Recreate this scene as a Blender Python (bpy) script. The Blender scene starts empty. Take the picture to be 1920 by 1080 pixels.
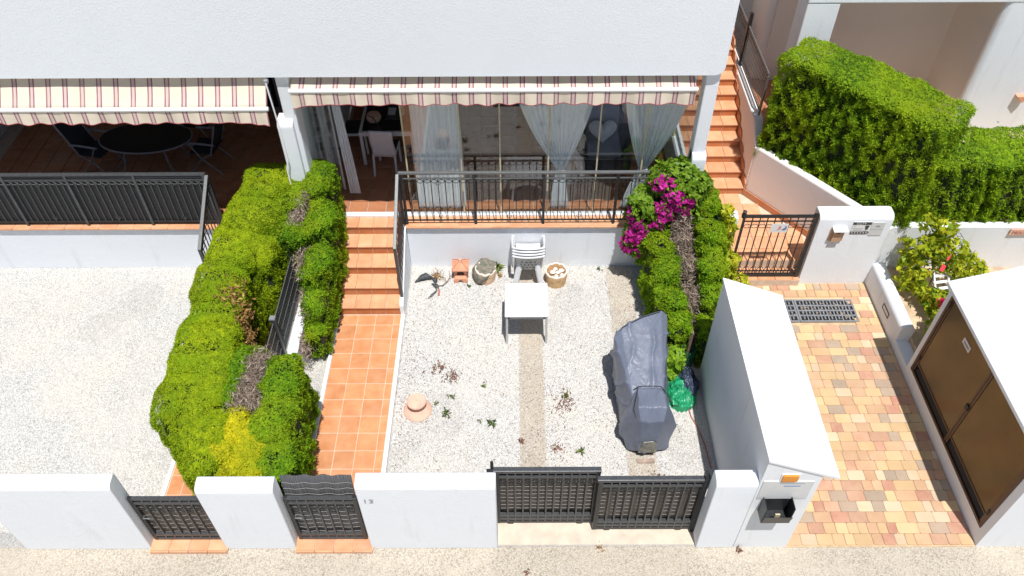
import bpy, math, random
import numpy as np
from mathutils import Vector, Matrix, noise
random.seed(7)
rng = np.random.default_rng(7)
R = math.radians
scene = bpy.context.scene

# ---------------------------------------------------------------- camera, sky, sun, exposure
CAM_H = 10.4
pitch, yaw, roll = R(46.4), R(-.29), R(-.43)
F = Vector((math.sin(yaw)*math.cos(pitch), math.cos(yaw)*math.cos(pitch), -math.sin(pitch)))
r0 = Vector((math.cos(yaw), -math.sin(yaw), 0)); u0 = r0.cross(F)
rr = math.cos(roll)*r0 + math.sin(roll)*u0
uu = -math.sin(roll)*r0 + math.cos(roll)*u0
cd = bpy.data.cameras.new('camera'); cam = bpy.data.objects.new('camera', cd)
scene.collection.objects.link(cam)
cd.sensor_width = 36; cd.lens = 36*1500/1920; cd.clip_start = .1; cd.clip_end = 600
cam.matrix_world = Matrix(((rr.x, uu.x, -F.x, 0), (rr.y, uu.y, -F.y, 0), (rr.z, uu.z, -F.z, CAM_H), (0, 0, 0, 1)))
scene.camera = cam

SUN = Vector((-.085, .333, -1)).normalized()
world = bpy.data.worlds.new('World'); scene.world = world; world.use_nodes = True
wn = world.node_tree.nodes; wl = world.node_tree.links
for n in list(wn): wn.remove(n)
wo = wn.new('ShaderNodeOutputWorld'); bg = wn.new('ShaderNodeBackground'); sky = wn.new('ShaderNodeTexSky')
sky.sky_type = 'NISHITA'; sky.sun_disc = False
sky.sun_elevation = math.asin(-SUN.z); sky.sun_rotation = math.atan2(-SUN.x, -SUN.y)
bg.inputs[1].default_value = .085
wl.new(sky.outputs[0], bg.inputs[0]); wl.new(bg.outputs[0], wo.inputs[0])
sd = bpy.data.lights.new('sun', 'SUN'); sd.energy = 5.0; sd.angle = R(.5); sd.color = (1, .98, .95)
so = bpy.data.objects.new('sun', sd); scene.collection.objects.link(so)
so.rotation_euler = SUN.to_track_quat('-Z', 'Y').to_euler(); so.location = (2, -6, 25)
scene.view_settings.view_transform = 'Standard'; scene.view_settings.look = 'None'
scene.view_settings.gamma = 1; scene.view_settings.exposure = 0.02
try: scene.view_settings.use_curve_mapping = False
except Exception: pass
scene.cycles.max_bounces = 10; scene.cycles.diffuse_bounces = 6; scene.cycles.transparent_max_bounces = 16
scene.cycles.use_denoising = True

# ---------------------------------------------------------------- materials
def mat(name):
    m = bpy.data.materials.new(name); m.use_nodes = True
    nt = m.node_tree; b = nt.nodes['Principled BSDF']
    return m, nt, b
def nd(nt, t, **k):
    n = nt.nodes.new(t)
    for a, v in k.items():
        if a in n.inputs: n.inputs[a].default_value = v
        else: setattr(n, a, v)
    return n
def ramp(nt, src, stops, interp='LINEAR'):
    n = nt.nodes.new('ShaderNodeValToRGB'); cr = n.color_ramp; cr.interpolation = interp
    while len(cr.elements) < len(stops): cr.elements.new(.5)
    for e, (p, c) in zip(cr.elements, stops):
        e.position = p; e.color = (c[0], c[1], c[2], 1)
    nt.links.new(src, n.inputs[0]); return n.outputs[0]
def posn(nt): return nt.nodes.new('ShaderNodeNewGeometry').outputs['Position']
def noise_t(nt, vec, scale, detail=4, rough=.55):
    n = nd(nt, 'ShaderNodeTexNoise', Scale=scale, Detail=detail, Roughness=rough)
    nt.links.new(vec, n.inputs['Vector']); return n.outputs['Fac']
def mixc(nt, fac, a, b, mode='MIX'):
    n = nt.nodes.new('ShaderNodeMix'); n.data_type = 'RGBA'; n.blend_type = mode
    for s, v in ((n.inputs[0], fac), (n.inputs[6], a), (n.inputs[7], b)):
        if isinstance(v, (int, float)): s.default_value = v
        elif isinstance(v, tuple): s.default_value = (*v, 1)
        else: nt.links.new(v, s)
    return n.outputs[2]
def math_n(nt, op, a, b=None, c=None):
    n = nt.nodes.new('ShaderNodeMath'); n.operation = op
    for i, v in enumerate((a, b, c)):
        if v is None: continue
        if isinstance(v, (int, float)): n.inputs[i].default_value = v
        else: nt.links.new(v, n.inputs[i])
    return n.outputs[0]
def bump(nt, b, h, strength=.3, dist=.01):
    n = nd(nt, 'ShaderNodeBump', Strength=strength, Distance=dist)
    nt.links.new(h, n.inputs['Height']); nt.links.new(n.outputs[0], b.inputs['Normal'])

def plain(name, col, rough=.6, metal=0, var=.12, vscale=9, bmp=0, bscale=40):
    m, nt, b = mat(name); p = posn(nt)
    f = noise_t(nt, p, vscale)
    lo = tuple(c*(1-var) for c in col); hi = tuple(min(1, c*(1+var)) for c in col)
    nt.links.new(ramp(nt, f, [(.3, lo), (.7, hi)]), b.inputs['Base Color'])
    b.inputs['Roughness'].default_value = rough; b.inputs['Metallic'].default_value = metal
    if bmp: bump(nt, b, noise_t(nt, p, bscale, 3), bmp, .01)
    return m

def stucco(name, col, rough_scale=26, strength=.35, stains=True):
    m, nt, b = mat(name); p = posn(nt)
    a = noise_t(nt, p, 1.3, 5, .6); c2 = noise_t(nt, p, 14, 4, .6)
    base = mixc(nt, a, tuple(c*.93 for c in col), col)
    base = mixc(nt, ramp(nt, c2, [(.25, (0, 0, 0)), (.5, (1, 1, 1))]), tuple(c*.97 for c in col), base)
    if stains:
        sep = nt.nodes.new('ShaderNodeSeparateXYZ'); nt.links.new(p, sep.inputs[0])
        cm = nt.nodes.new('ShaderNodeCombineXYZ')
        nt.links.new(math_n(nt, 'MULTIPLY', sep.outputs[0], 3.5), cm.inputs[0])
        nt.links.new(math_n(nt, 'MULTIPLY', sep.outputs[1], 3.5), cm.inputs[1])
        nt.links.new(math_n(nt, 'MULTIPLY', sep.outputs[2], .5), cm.inputs[2])
        s = noise_t(nt, cm.outputs[0], 1.6, 5, .65)
        base = mixc(nt, ramp(nt, s, [(.56, (0, 0, 0)), (.78, (.55, .55, .55))]), base, tuple(c*d for c, d in zip(col, (.77, .755, .72))))
    nt.links.new(base, b.inputs['Base Color']); b.inputs['Roughness'].default_value = .92
    h1 = noise_t(nt, p, rough_scale, 6, .65); h2 = noise_t(nt, p, 5, 3)
    bump(nt, b, math_n(nt, 'ADD', h1, math_n(nt, 'MULTIPLY', h2, .5)), strength, .02)
    return m

def tile_mat(name, c1, c2, c3, rough=.5):
    m, nt, b = mat(name); p = posn(nt)
    oi = nt.nodes.new('ShaderNodeObjectInfo')
    ad = nt.nodes.new('ShaderNodeVectorMath'); ad.operation = 'ADD'
    sc = nt.nodes.new('ShaderNodeVectorMath'); sc.operation = 'SCALE'; sc.inputs[3].default_value = 31
    cb = nt.nodes.new('ShaderNodeCombineXYZ'); nt.links.new(oi.outputs['Random'], cb.inputs[0]); nt.links.new(oi.outputs['Random'], cb.inputs[1])
    nt.links.new(cb.outputs[0], sc.inputs[0]); nt.links.new(p, ad.inputs[0]); nt.links.new(sc.outputs[0], ad.inputs[1])
    f = noise_t(nt, ad.outputs[0], 4.5, 5, .6)
    base = ramp(nt, f, [(.28, c1), (.5, c2), (.75, c3)])
    v = math_n(nt, 'ADD', math_n(nt, 'MULTIPLY', oi.outputs['Random'], .22), .87)
    hs = nt.nodes.new('ShaderNodeHueSaturation'); nt.links.new(base, hs.inputs['Color']); nt.links.new(v, hs.inputs['Value'])
    d = noise_t(nt, p, 1.2, 4)
    out = mixc(nt, ramp(nt, d, [(.5, (0, 0, 0)), (.8, (.4, .4, .4))]), hs.outputs[0], (.60, .42, .30))
    nt.links.new(out, b.inputs['Base Color']); b.inputs['Roughness'].default_value = rough
    bump(nt, b, noise_t(nt, p, 60, 3), .12, .004)
    return m

M = {}
M['white'] = stucco('white_stucco', (.795, .825, .86), 34, .26)
M['white_smooth'] = stucco('white_render_smooth', (.80, .82, .845), 70, .12)
M['facade'] = stucco('facade_stucco', (.81, .848, .885), 34, .28, False)
M['pinkshade_wall'] = stucco('pinkshade_stucco', (.80, .75, .73), 30, .2, False)  # white walls with their pinkish shade put into the colour
M['recess'] = stucco('recess_shade_stucco', (.74, .66, .63), 30, .2, False)  # copy of the white wall, recess shade and warm bounce in its colour
M['ceiling'] = plain('darkened_ceiling', (.22, .19, .17), .9)  # ceiling and inner walls darkened to keep the terrace interior in shade
M['innerwall'] = plain('darkened_inner_wall', (.20, .19, .185), .9)
M['tile'] = tile_mat('terracotta_tile', (.54, .215, .085), (.63, .275, .12), (.69, .345, .175))
M['tile_step'] = tile_mat('terracotta_step', (.63, .285, .14), (.72, .36, .19), (.77, .43, .25))
M['tile_inner'] = tile_mat('terracotta_terrace_shaded', (.36, .14, .065), (.44, .185, .09), (.50, .22, .11), .35)  # darker copy of the outside terracotta, shade of covered floors in its colour
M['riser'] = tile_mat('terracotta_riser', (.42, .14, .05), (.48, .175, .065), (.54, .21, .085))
M['grout'] = plain('grout', (.64, .50, .38), .9)
M['grout_dark'] = plain('grout_dark', (.52, .42, .34), .9)
M['kerb'] = plain('white_kerb', (.78, .77, .75), .85, var=.06)
M['iron'] = plain('black_iron', (.030, .032, .035), .38, .3, .25, 30)
M['iron_grey'] = plain('grey_iron', (.075, .080, .085), .4, .3, .25, 30)
M['iron_light'] = plain('light_iron', (.16, .165, .165), .45, .3, .2, 30)
M['white_metal'] = plain('white_metal', (.80, .81, .82), .35, var=.03)
M['grey_metal'] = plain('grey_metal', (.30, .31, .33), .4, .4)
M['plastic'] = plain('white_plastic', (.72, .73, .745), .38, var=.03, vscale=4)
M['plastic_grey'] = plain('greyed_plastic', (.50, .50, .48), .45, var=.06)
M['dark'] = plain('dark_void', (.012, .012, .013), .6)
M['terra'] = plain('terracotta_clay', (.70, .33, .20), .8, var=.14, bmp=.3)
M['terra_pale'] = plain('pale_clay', (.72, .44, .33), .85, var=.12, bmp=.3)
M['sandpot'] = plain('sandstone_pot', (.66, .47, .31), .9, var=.18, vscale=18, bmp=.9, bscale=22)
M['sandpot2'] = plain('basket_pot', (.60, .39, .20), .9, var=.25, vscale=16, bmp=.9, bscale=24)
M['soil'] = plain('dry_soil', (.34, .21, .12), .95, var=.35, bmp=.8, bscale=25)
M['sandsoil'] = plain('sandy_bed', (.56, .41, .27), .95, var=.25, vscale=5, bmp=.6, bscale=30)
M['stone_white'] = plain('white_stone', (.78, .70, .62), .9, var=.1, bmp=.4)
M['bark'] = plain('bark', (.16, .11, .075), .9, var=.3, vscale=14, bmp=.6)
M['twig'] = plain('dead_twig', (.36, .27, .215), .95, var=.35, vscale=8)
M['rust_leaf'] = plain('rust_dead_leaf', (.36, .18, .07), .9, var=.35, vscale=7)
M['core'] = plain('dark_hedge_core', (.020, .030, .008), .95, var=.4)  # near-black hedge core, shade of the foliage gaps put into its colour
M['blackglass'] = plain('black_glass', (.010, .010, .012), .06)
M['charcoal'] = plain('charcoal_mesh', (.030, .032, .038), .7)
M['steelblue'] = plain('chair_frame', (.32, .33, .37), .4, .3)
M['cabinet'] = plain('brown_steel', (.095, .058, .016), .27, .55, .25, 1.6, .10, 2.5)
M['cabinet_frame'] = plain('brown_frame', (.085, .045, .026), .45, .3)
M['orange_lamp'] = plain('orange_plastic', (.75, .26, .012), .3)
M['mailmetal'] = plain('brown_box', (.50, .32, .20), .55)
M['sign_white'] = plain('sign_plate', (.74, .75, .74), .4, var=.03)
M['sign_grey'] = plain('sign_plate_grey', (.62, .63, .63), .4, var=.03)
M['ink'] = plain('ink_dark', (.05, .05, .055), .6)
M['ink_blue'] = plain('ink_blue', (.10, .19, .42), .6)
M['ink_red'] = plain('ink_red', (.72, .20, .22), .6)
M['ink_grey'] = plain('ink_grey', (.33, .34, .35), .6)
M['ink_brick'] = plain('ink_brick', (.40, .16, .12), .6)
M['red_paper'] = plain('red_card', (.75, .03, .06), .6)
M['pad_grey'] = plain('grey_cushion', (.20, .23, .28), .95, bmp=.3)
M['pillow'] = plain('pale_pillow', (.72, .72, .76), .95, bmp=.3)
M['rose'] = plain('rose_blanket', (.42, .12, .09), .95, bmp=.3)
M['wood'] = plain('warm_wood', (.46, .25, .10), .5, var=.2, vscale=6)
M['tan_seal'] = plain('tan_seal', (.58, .50, .33), .6)
M['slip'] = plain('lilac_slipcover', (.66, .62, .66), .9, var=.05, bmp=.2)
M['piping'] = plain('black_piping', (.015, .015, .02), .7)
M['foil'] = plain('grey_window_film', (.20, .20, .17), .25, var=.5, vscale=14)
M['joint_sand'] = plain('joint_sand', (.56, .41, .25), .95, var=.2)

def ground_mat(name, cols, scale, dark=.12, big=None, bmp=.6):
    m, nt, b = mat(name); p = posn(nt)
    v = nd(nt, 'ShaderNodeTexVoronoi', Scale=scale); v.feature = 'F1'; nt.links.new(p, v.inputs['Vector'])
    sx = nt.nodes.new('ShaderNodeSeparateColor'); nt.links.new(v.outputs['Color'], sx.inputs[0])
    n = len(cols)
    base = ramp(nt, sx.outputs[0], [((i)/n, c) for i, c in enumerate(cols)], 'CONSTANT')
    e = ramp(nt, v.outputs['Distance'], [(.15, (1, 1, 1)), (.62, (1-dark*3, 1-dark*3, 1-dark*3))])
    base = mixc(nt, 1.0, base, e, 'MULTIPLY')
    if big:
        f = noise_t(nt, p, .9, 6, .65)
        base = mixc(nt, ramp(nt, f, [(.45, (0, 0, 0)), (.7, (.65, .65, .65))]), base, big)
        f2 = noise_t(nt, p, 7, 5, .7)
        base = mixc(nt, ramp(nt, f2, [(.62, (0, 0, 0)), (.78, (.6, .6, .6))]), base, tuple(c*.55 for c in big))
    nt.links.new(base, b.inputs['Base Color']); b.inputs['Roughness'].default_value = .93
    bump(nt, b, math_n(nt, 'ADD', math_n(nt, 'MULTIPLY', v.outputs['Distance'], -1.2), noise_t(nt, p, scale*.6, 4)), bmp, .012)
    return m
M['street'] = ground_mat('exposed_aggregate', [(.58, .51, .41), (.52, .455, .36), (.61, .545, .45), (.40, .34, .27), (.57, .495, .39), (.63, .58, .50), (.46, .40, .32), (.60, .53, .43)], 58, .07, (.60, .53, .42))
M['concrete'] = ground_mat('tan_concrete', [(.57, .50, .41), (.50, .435, .355), (.60, .54, .45), (.42, .36, .29), (.56, .50, .43)], 60, .09, (.54, .46, .36))
M['gravelbed'] = ground_mat('gravel_bed', [(.57, .55, .52), (.61, .595, .57), (.45, .43, .40), (.64, .63, .61), (.58, .565, .54)], 80, .12, (.57, .53, .46))
M['apron'] = plain('smooth_concrete', (.62, .53, .42), .9, var=.12, vscale=5, bmp=.3)

def attr_mat(name, stops, rough=.8, trans=0, patch=None, trans_col=None):
    m, nt, b = mat(name)
    a = nt.nodes.new('ShaderNodeAttribute'); a.attribute_name = 'v'
    base = ramp(nt, a.outputs['Fac'], stops)
    if patch:
        f = noise_t(nt, posn(nt), patch[0], 4)
        base = mixc(nt, ramp(nt, f, [(.42, (0, 0, 0)), (.66, (1, 1, 1))]), base, mixc(nt, .75, base, patch[1]))
    nt.links.new(base, b.inputs['Base Color']); b.inputs['Roughness'].default_value = rough
    b.inputs['Specular IOR Level'].default_value = .25
    if trans:
        t = nt.nodes.new('ShaderNodeBsdfTranslucent'); ms = nt.nodes.new('ShaderNodeMixShader'); ms.inputs[0].default_value = trans
        hs = nt.nodes.new('ShaderNodeHueSaturation'); hs.inputs['Value'].default_value = 1.35; nt.links.new(base, hs.inputs['Color'])
        nt.links.new(hs.outputs[0], t.inputs['Color'])
        nt.links.new(b.outputs[0], ms.inputs[1]); nt.links.new(t.outputs[0], ms.inputs[2])
        nt.links.new(ms.outputs[0], nt.nodes['Material Output'].inputs[0])
    return m
M['stones'] = attr_mat('gravel_stones', [(0, (.20, .18, .155)), (.035, (.40, .37, .33)), (.09, (.56, .545, .52)), (.3, (.565, .56, .54)), (.6, (.61, .605, .59)), (1, (.675, .67, .655))], .9, 0, (.8, (.66, .625, .56)))
M['cyp'] = attr_mat('cypress_green', [(0, (.04, .13, .006)), (.5, (.17, .34, .008)), (1, (.31, .49, .012))], .75, .38, (1.6, (.34, .42, .010)))
M['cyp_y'] = attr_mat('cypress_yellowgreen', [(0, (.12, .21, .006)), (.5, (.35, .45, .008)), (1, (.53, .61, .012))], .75, .40, (1.8, (.25, .40, .008)))
M['cyp_lime'] = attr_mat('cypress_lime', [(0, (.30, .31, .008)), (.5, (.56, .54, .012)), (1, (.76, .68, .02))], .75, .38, (3, (.36, .42, .01)))
M['cyp_dark'] = attr_mat('cypress_dense', [(0, (.03, .08, .008)), (.5, (.18, .33, .010)), (1, (.42, .58, .016))], .75, .36, (1.4, (.36, .48, .012)))
M['leaf'] = attr_mat('bougainvillea_leaf', [(0, (.07, .14, .012)), (.5, (.17, .30, .02)), (1, (.29, .43, .04))], .5, .35)
M['leaf_light'] = attr_mat('fresh_leaf', [(0, (.12, .24, .015)), (.5, (.27, .45, .03)), (1, (.42, .60, .06))], .45, .35)
M['magenta'] = attr_mat('magenta_bract', [(0, (.36, .008, .17)), (.5, (.56, .02, .30)), (1, (.74, .06, .46))], .6, .35)
M['limeleaf'] = attr_mat('lime_leaf', [(0, (.20, .26, .012)), (.5, (.50, .52, .02)), (1, (.80, .72, .06))], .55, .35, (4, (.32, .42, .02)))
M['weedleaf'] = attr_mat('weed_leaf', [(0, (.05, .09, .015)), (1, (.16, .21, .04))], .7, .2)
M['redweed'] = attr_mat('dry_red_weed', [(0, (.14, .06, .05)), (.6, (.25, .12, .09)), (1, (.34, .22, .13))], .9, 0)
M['twigs'] = attr_mat('dead_twigs', [(0, (.16, .115, .09)), (.5, (.34, .26, .205)), (1, (.52, .42, .34))], .95, 0)
M['rusty'] = attr_mat('rusty_foliage', [(0, (.20, .09, .03)), (.5, (.36, .19, .07)), (1, (.46, .32, .10))], .9, .1)
M['redflower'] = attr_mat('red_flower', [(0, (.45, .01, .06)), (1, (.75, .04, .16))], .6, .3)

def glass_mat():
    m, nt, b = mat('window_glass'); nt.nodes.remove(b)
    t = nt.nodes.new('ShaderNodeBsdfTransparent'); t.inputs[0].default_value = (.955, .975, .975, 1)
    g = nt.nodes.new('ShaderNodeBsdfGlossy'); g.inputs['Roughness'].default_value = .012; g.inputs['Color'].default_value = (.95, .95, .95, 1)
    fr = nt.nodes.new('ShaderNodeLayerWeight'); fr.inputs['Blend'].default_value = .5
    f = math_n(nt, 'ADD', math_n(nt, 'MULTIPLY', math_n(nt, 'POWER', fr.outputs['Facing'], 5.0), .9), .062)
    ms = nt.nodes.new('ShaderNodeMixShader'); nt.links.new(f, ms.inputs[0]); nt.links.new(t.outputs[0], ms.inputs[1]); nt.links.new(g.outputs[0], ms.inputs[2])
    nt.links.new(ms.outputs[0], nt.nodes['Material Output'].inputs[0]); return m
M['glass'] = glass_mat()
def sheer_mat(name, col, alpha):
    m, nt, b = mat(name); p = posn(nt)
    d = nt.nodes.new('ShaderNodeBsdfDiffuse'); d.inputs[0].default_value = (*col, 1)
    tl = nt.nodes.new('ShaderNodeBsdfTranslucent'); tl.inputs[0].default_value = (*col, 1)
    tr = nt.nodes.new('ShaderNodeBsdfTransparent')
    m1 = nt.nodes.new('ShaderNodeMixShader'); m1.inputs[0].default_value = .22
    nt.links.new(d.outputs[0], m1.inputs[1]); nt.links.new(tl.outputs[0], m1.inputs[2])
    m2 = nt.nodes.new('ShaderNodeMixShader')
    f = math_n(nt, 'ADD', math_n(nt, 'MULTIPLY', noise_t(nt, p, 12), .25), alpha-.12)
    nt.links.new(f, m2.inputs[0]); nt.links.new(tr.outputs[0], m2.inputs[1]); nt.links.new(m1.outputs[0], m2.inputs[2])
    nt.links.new(m2.outputs[0], nt.nodes['Material Output'].inputs[0]); return m
M['sheer'] = sheer_mat('sheer_curtain', (.92, .96, .985), .98)

def awning_mat():
    m, nt, b = mat('striped_canvas'); p = posn(nt)
    sep = nt.nodes.new('ShaderNodeSeparateXYZ'); nt.links.new(p, sep.inputs[0])
    x = math_n(nt, 'FRACT', math_n(nt, 'DIVIDE', math_n(nt, 'ADD', sep.outputs[0], 20.03), .2535))
    cream = (.71, .62, .50); pink = (.58, .44, .42); burg = (.27, .115, .14)
    base = ramp(nt, x, [(0, cream), (.34, burg), (.425, pink), (.575, burg), (.66, cream)], 'CONSTANT')
    f = noise_t(nt, p, 3, 5)
    base = mixc(nt, ramp(nt, f, [(.4, (0, 0, 0)), (.75, (.35, .35, .35))]), base, (.60, .50, .38))
    nt.links.new(base, b.inputs['Base Color']); b.inputs['Roughness'].default_value = .9
    bump(nt, b, noise_t(nt, p, 9, 3), .25, .02)
    t = nt.nodes.new('ShaderNodeBsdfTranslucent'); nt.links.new(base, t.inputs[0])
    ms = nt.nodes.new('ShaderNodeMixShader'); ms.inputs[0].default_value = .06
    nt.links.new(b.outputs[0], ms.inputs[1]); nt.links.new(t.outputs[0], ms.inputs[2]); nt.links.new(ms.outputs[0], nt.nodes['Material Output'].inputs[0])
    return m
M['awning'] = awning_mat()
M['hem'] = plain('burgundy_hem', (.30, .05, .06), .9)

def cover_mat(name, c1, c2, rough, scale=5, bs=.4):
    m, nt, b = mat(name); p = posn(nt)
    f = noise_t(nt, p, scale, 4)
    nt.links.new(ramp(nt, f, [(.3, c1), (.7, c2)]), b.inputs['Base Color']); b.inputs['Roughness'].default_value = rough
    mp = nt.nodes.new('ShaderNodeMapping'); mp.inputs['Scale'].default_value = (1.0, .55, .38); mp.inputs['Rotation'].default_value = (.5, .35, .2); nt.links.new(p, mp.inputs[0])
    n = nd(nt, 'ShaderNodeTexNoise', Scale=9, Detail=2.5); n.inputs['Distortion'].default_value = .6
    nt.links.new(mp.outputs[0], n.inputs['Vector'])
    rd = math_n(nt, 'SUBTRACT', 1.0, math_n(nt, 'MULTIPLY', math_n(nt, 'ABSOLUTE', math_n(nt, 'SUBTRACT', n.outputs['Fac'], .5)), 5.0))
    bump(nt, b, math_n(nt, 'ADD', math_n(nt, 'MAXIMUM', rd, 0.0), math_n(nt, 'MULTIPLY', n.outputs['Fac'], 1.5)), bs, .045)
    return m
M['cover'] = cover_mat('nylon_cover', (.125, .142, .195), (.150, .170, .226), .44, 3, .14)
M['bag_green'] = cover_mat('green_plastic_bag', (.010, .22, .085), (.02, .33, .15), .34, 6, .5)
M['bag_blue'] = cover_mat('dark_blue_bag', (.030, .040, .075), (.06, .08, .13), .22, 6, 1.0)
M['blackcloth'] = cover_mat('black_cloth', (.035, .04, .045), (.07, .075, .08), .6)
M['camo'] = cover_mat('camouflage_cloth', (.10, .12, .09), (.30, .25, .20), .9, 11, .6)
M['greenmesh'] = plain('green_mesh', (.015, .16, .085), .6)

def reed_mat(name, c1, c2):
    m, nt, b = mat(name); p = posn(nt)
    sep = nt.nodes.new('ShaderNodeSeparateXYZ'); nt.links.new(p, sep.inputs[0])
    cm = nt.nodes.new('ShaderNodeCombineXYZ')
    nt.links.new(math_n(nt, 'MULTIPLY', sep.outputs[0], 90), cm.inputs[0]); nt.links.new(math_n(nt, 'MULTIPLY', sep.outputs[2], 2.0), cm.inputs[2])
    f = noise_t(nt, cm.outputs[0], 1, 3)
    nt.links.new(ramp(nt, f, [(.3, c1), (.72, c2)]), b.inputs['Base Color']); b.inputs['Roughness'].default_value = .6
    bump(nt, b, f, .8, .02); return m
M['reed'] = reed_mat('reed_screen', (.030, .032, .036), (.14, .14, .145))
M['reed_brown'] = reed_mat('reed_screen_brown', (.040, .032, .026), (.14, .115, .095))
M['wire'] = plain('binding_wire', (.30, .285, .27), .6)
pav_cols = {'sand': ((.58, .38, .20), (.64, .45, .25)), 'cream': ((.60, .45, .29), (.65, .51, .35)), 'peach': ((.56, .33, .19), (.62, .41, .25)),
            'grey': ((.38, .28, .20), (.45, .35, .26)), 'red': ((.45, .20, .14), (.56, .34, .22)), 'yellow': ((.60, .41, .21), (.65, .47, .27)), 'rust': ((.48, .25, .16), (.58, .37, .24))}
PAV = {k: tile_mat('paver_'+k, v[0], tuple((a+b)/2 for a, b in zip(*v)), v[1], .9) for k, v in pav_cols.items()}

# ---------------------------------------------------------------- mesh helpers
class MB:
    def __init__(s): s.v = []; s.f = []
    def add(s, vs, fs):
        o = len(s.v); s.v += [tuple(v) for v in vs]; s.f += [tuple(i+o for i in f) for f in fs]; return s
    def box(s, x0, x1, y0, y1, z0, z1):
        return s.add([(x0, y0, z0), (x1, y0, z0), (x1, y1, z0), (x0, y1, z0), (x0, y0, z1), (x1, y0, z1), (x1, y1, z1), (x0, y1, z1)],
                     [(3, 2, 1, 0), (4, 5, 6, 7), (0, 1, 5, 4), (1, 2, 6, 5), (2, 3, 7, 6), (3, 0, 4, 7)])
    def cbox(s, x0, x1, y0, y1, z0, z1, c=.004):
        vs = [(x0, y0, z0), (x1, y0, z0), (x1, y1, z0), (x0, y1, z0), (x0, y0, z1-c), (x1, y0, z1-c), (x1, y1, z1-c), (x0, y1, z1-c),
              (x0+c, y0+c, z1), (x1-c, y0+c, z1), (x1-c, y1-c, z1), (x0+c, y1-c, z1)]
        fs = [(8, 9, 10, 11)]
        for i in range(4):
            j = (i+1) % 4; fs += [(i, j, j+4, i+4), (i+4, j+4, j+8, i+8)]
        return s.add(vs, fs)
    def prism(s, poly, a0, a1, axis='y'):
        n = len(poly)
        def P(p, a): return {'y': (p[0], a, p[1]), 'x': (a, p[0], p[1]), 'z': (p[0], p[1], a)}[axis]
        vs = [P(p, a0) for p in poly] + [P(p, a1) for p in poly]
        fs = [tuple(range(n)), tuple(range(2*n-1, n-1, -1))] + [(i, i+n, (i+1) % n+n, (i+1) % n) for i in range(n)]
        return s.add(vs, fs)
    def tube(s, pts, r, n=6, closed=False):
        pts = [Vector(p) for p in pts]; m = len(pts); rs = r if isinstance(r, (list, tuple)) else [r]*m
        base = []; prev = None
        for i, p in enumerate(pts):
            if closed: t = pts[(i+1) % m]-pts[i-1]
            else: t = pts[min(i+1, m-1)]-pts[max(i-1, 0)]
            t = t.normalized() if t.length > 1e-9 else Vector((0, 0, 1))
            a = Vector((0, 0, 1)) if abs(t.z) < .95 else Vector((1, 0, 0))
            if prev is not None: a = prev
            u = (a - t*a.dot(t)).normalized(); w = t.cross(u); prev = u
            base += [p + rs[i]*(math.cos(2*math.pi*k/n)*u + math.sin(2*math.pi*k/n)*w) for k in range(n)]
        fs = []
        for i in range(m if closed else m-1):
            j = (i+1) % m
            fs += [(i*n+k, i*n+(k+1) % n, j*n+(k+1) % n, j*n+k) for k in range(n)]
        if not closed: fs += [tuple(range(n-1, -1, -1)), tuple((m-1)*n+k for k in range(n))]
        return s.add(base, fs)
    def bar(s, a, b, w, d=None, up=(0, 0, 1)):
        d = d or w; a = Vector(a); b = Vector(b); t = (b-a).normalized(); up = Vector(up)
        if abs(t.dot(up)) > .98: up = Vector((0, 1, 0))
        u = t.cross(up).normalized()*w/2; v = u.cross(t).normalized()*d/2
        vs = [a-u-v, a+u-v, a+u+v, a-u+v, b-u-v, b+u-v, b+u+v, b-u+v]
        return s.add(vs, [(0, 1, 2, 3), (7, 6, 5, 4), (0, 4, 5, 1), (1, 5, 6, 2), (2, 6, 7, 3), (3, 7, 4, 0)])
    def lathe(s, prof, c=(0, 0, 0), n=28, fn=None):
        vs = []; m = len(prof)
        for k in range(n):
            a = 2*math.pi*k/n
            for i, (r, z) in enumerate(prof):
                q = fn(a, i, r, z) if fn else (r, z)
                vs.append((c[0]+q[0]*math.cos(a), c[1]+q[0]*math.sin(a), c[2]+q[1]))
        fs = [(k*m+i, ((k+1) % n)*m+i, ((k+1) % n)*m+i+1, k*m+i+1) for k in range(n) for i in range(m-1)]
        return s.add(vs, fs)
    def grid(s, P, nu, nv, closed_u=False):
        vs = [P(i, j) for i in range(nu) for j in range(nv)]
        fs = [(i*nv+j, ((i+1) % nu)*nv+j, ((i+1) % nu)*nv+j+1, i*nv+j+1) for i in range(nu if closed_u else nu-1) for j in range(nv-1)]
        return s.add(vs, fs)

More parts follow.
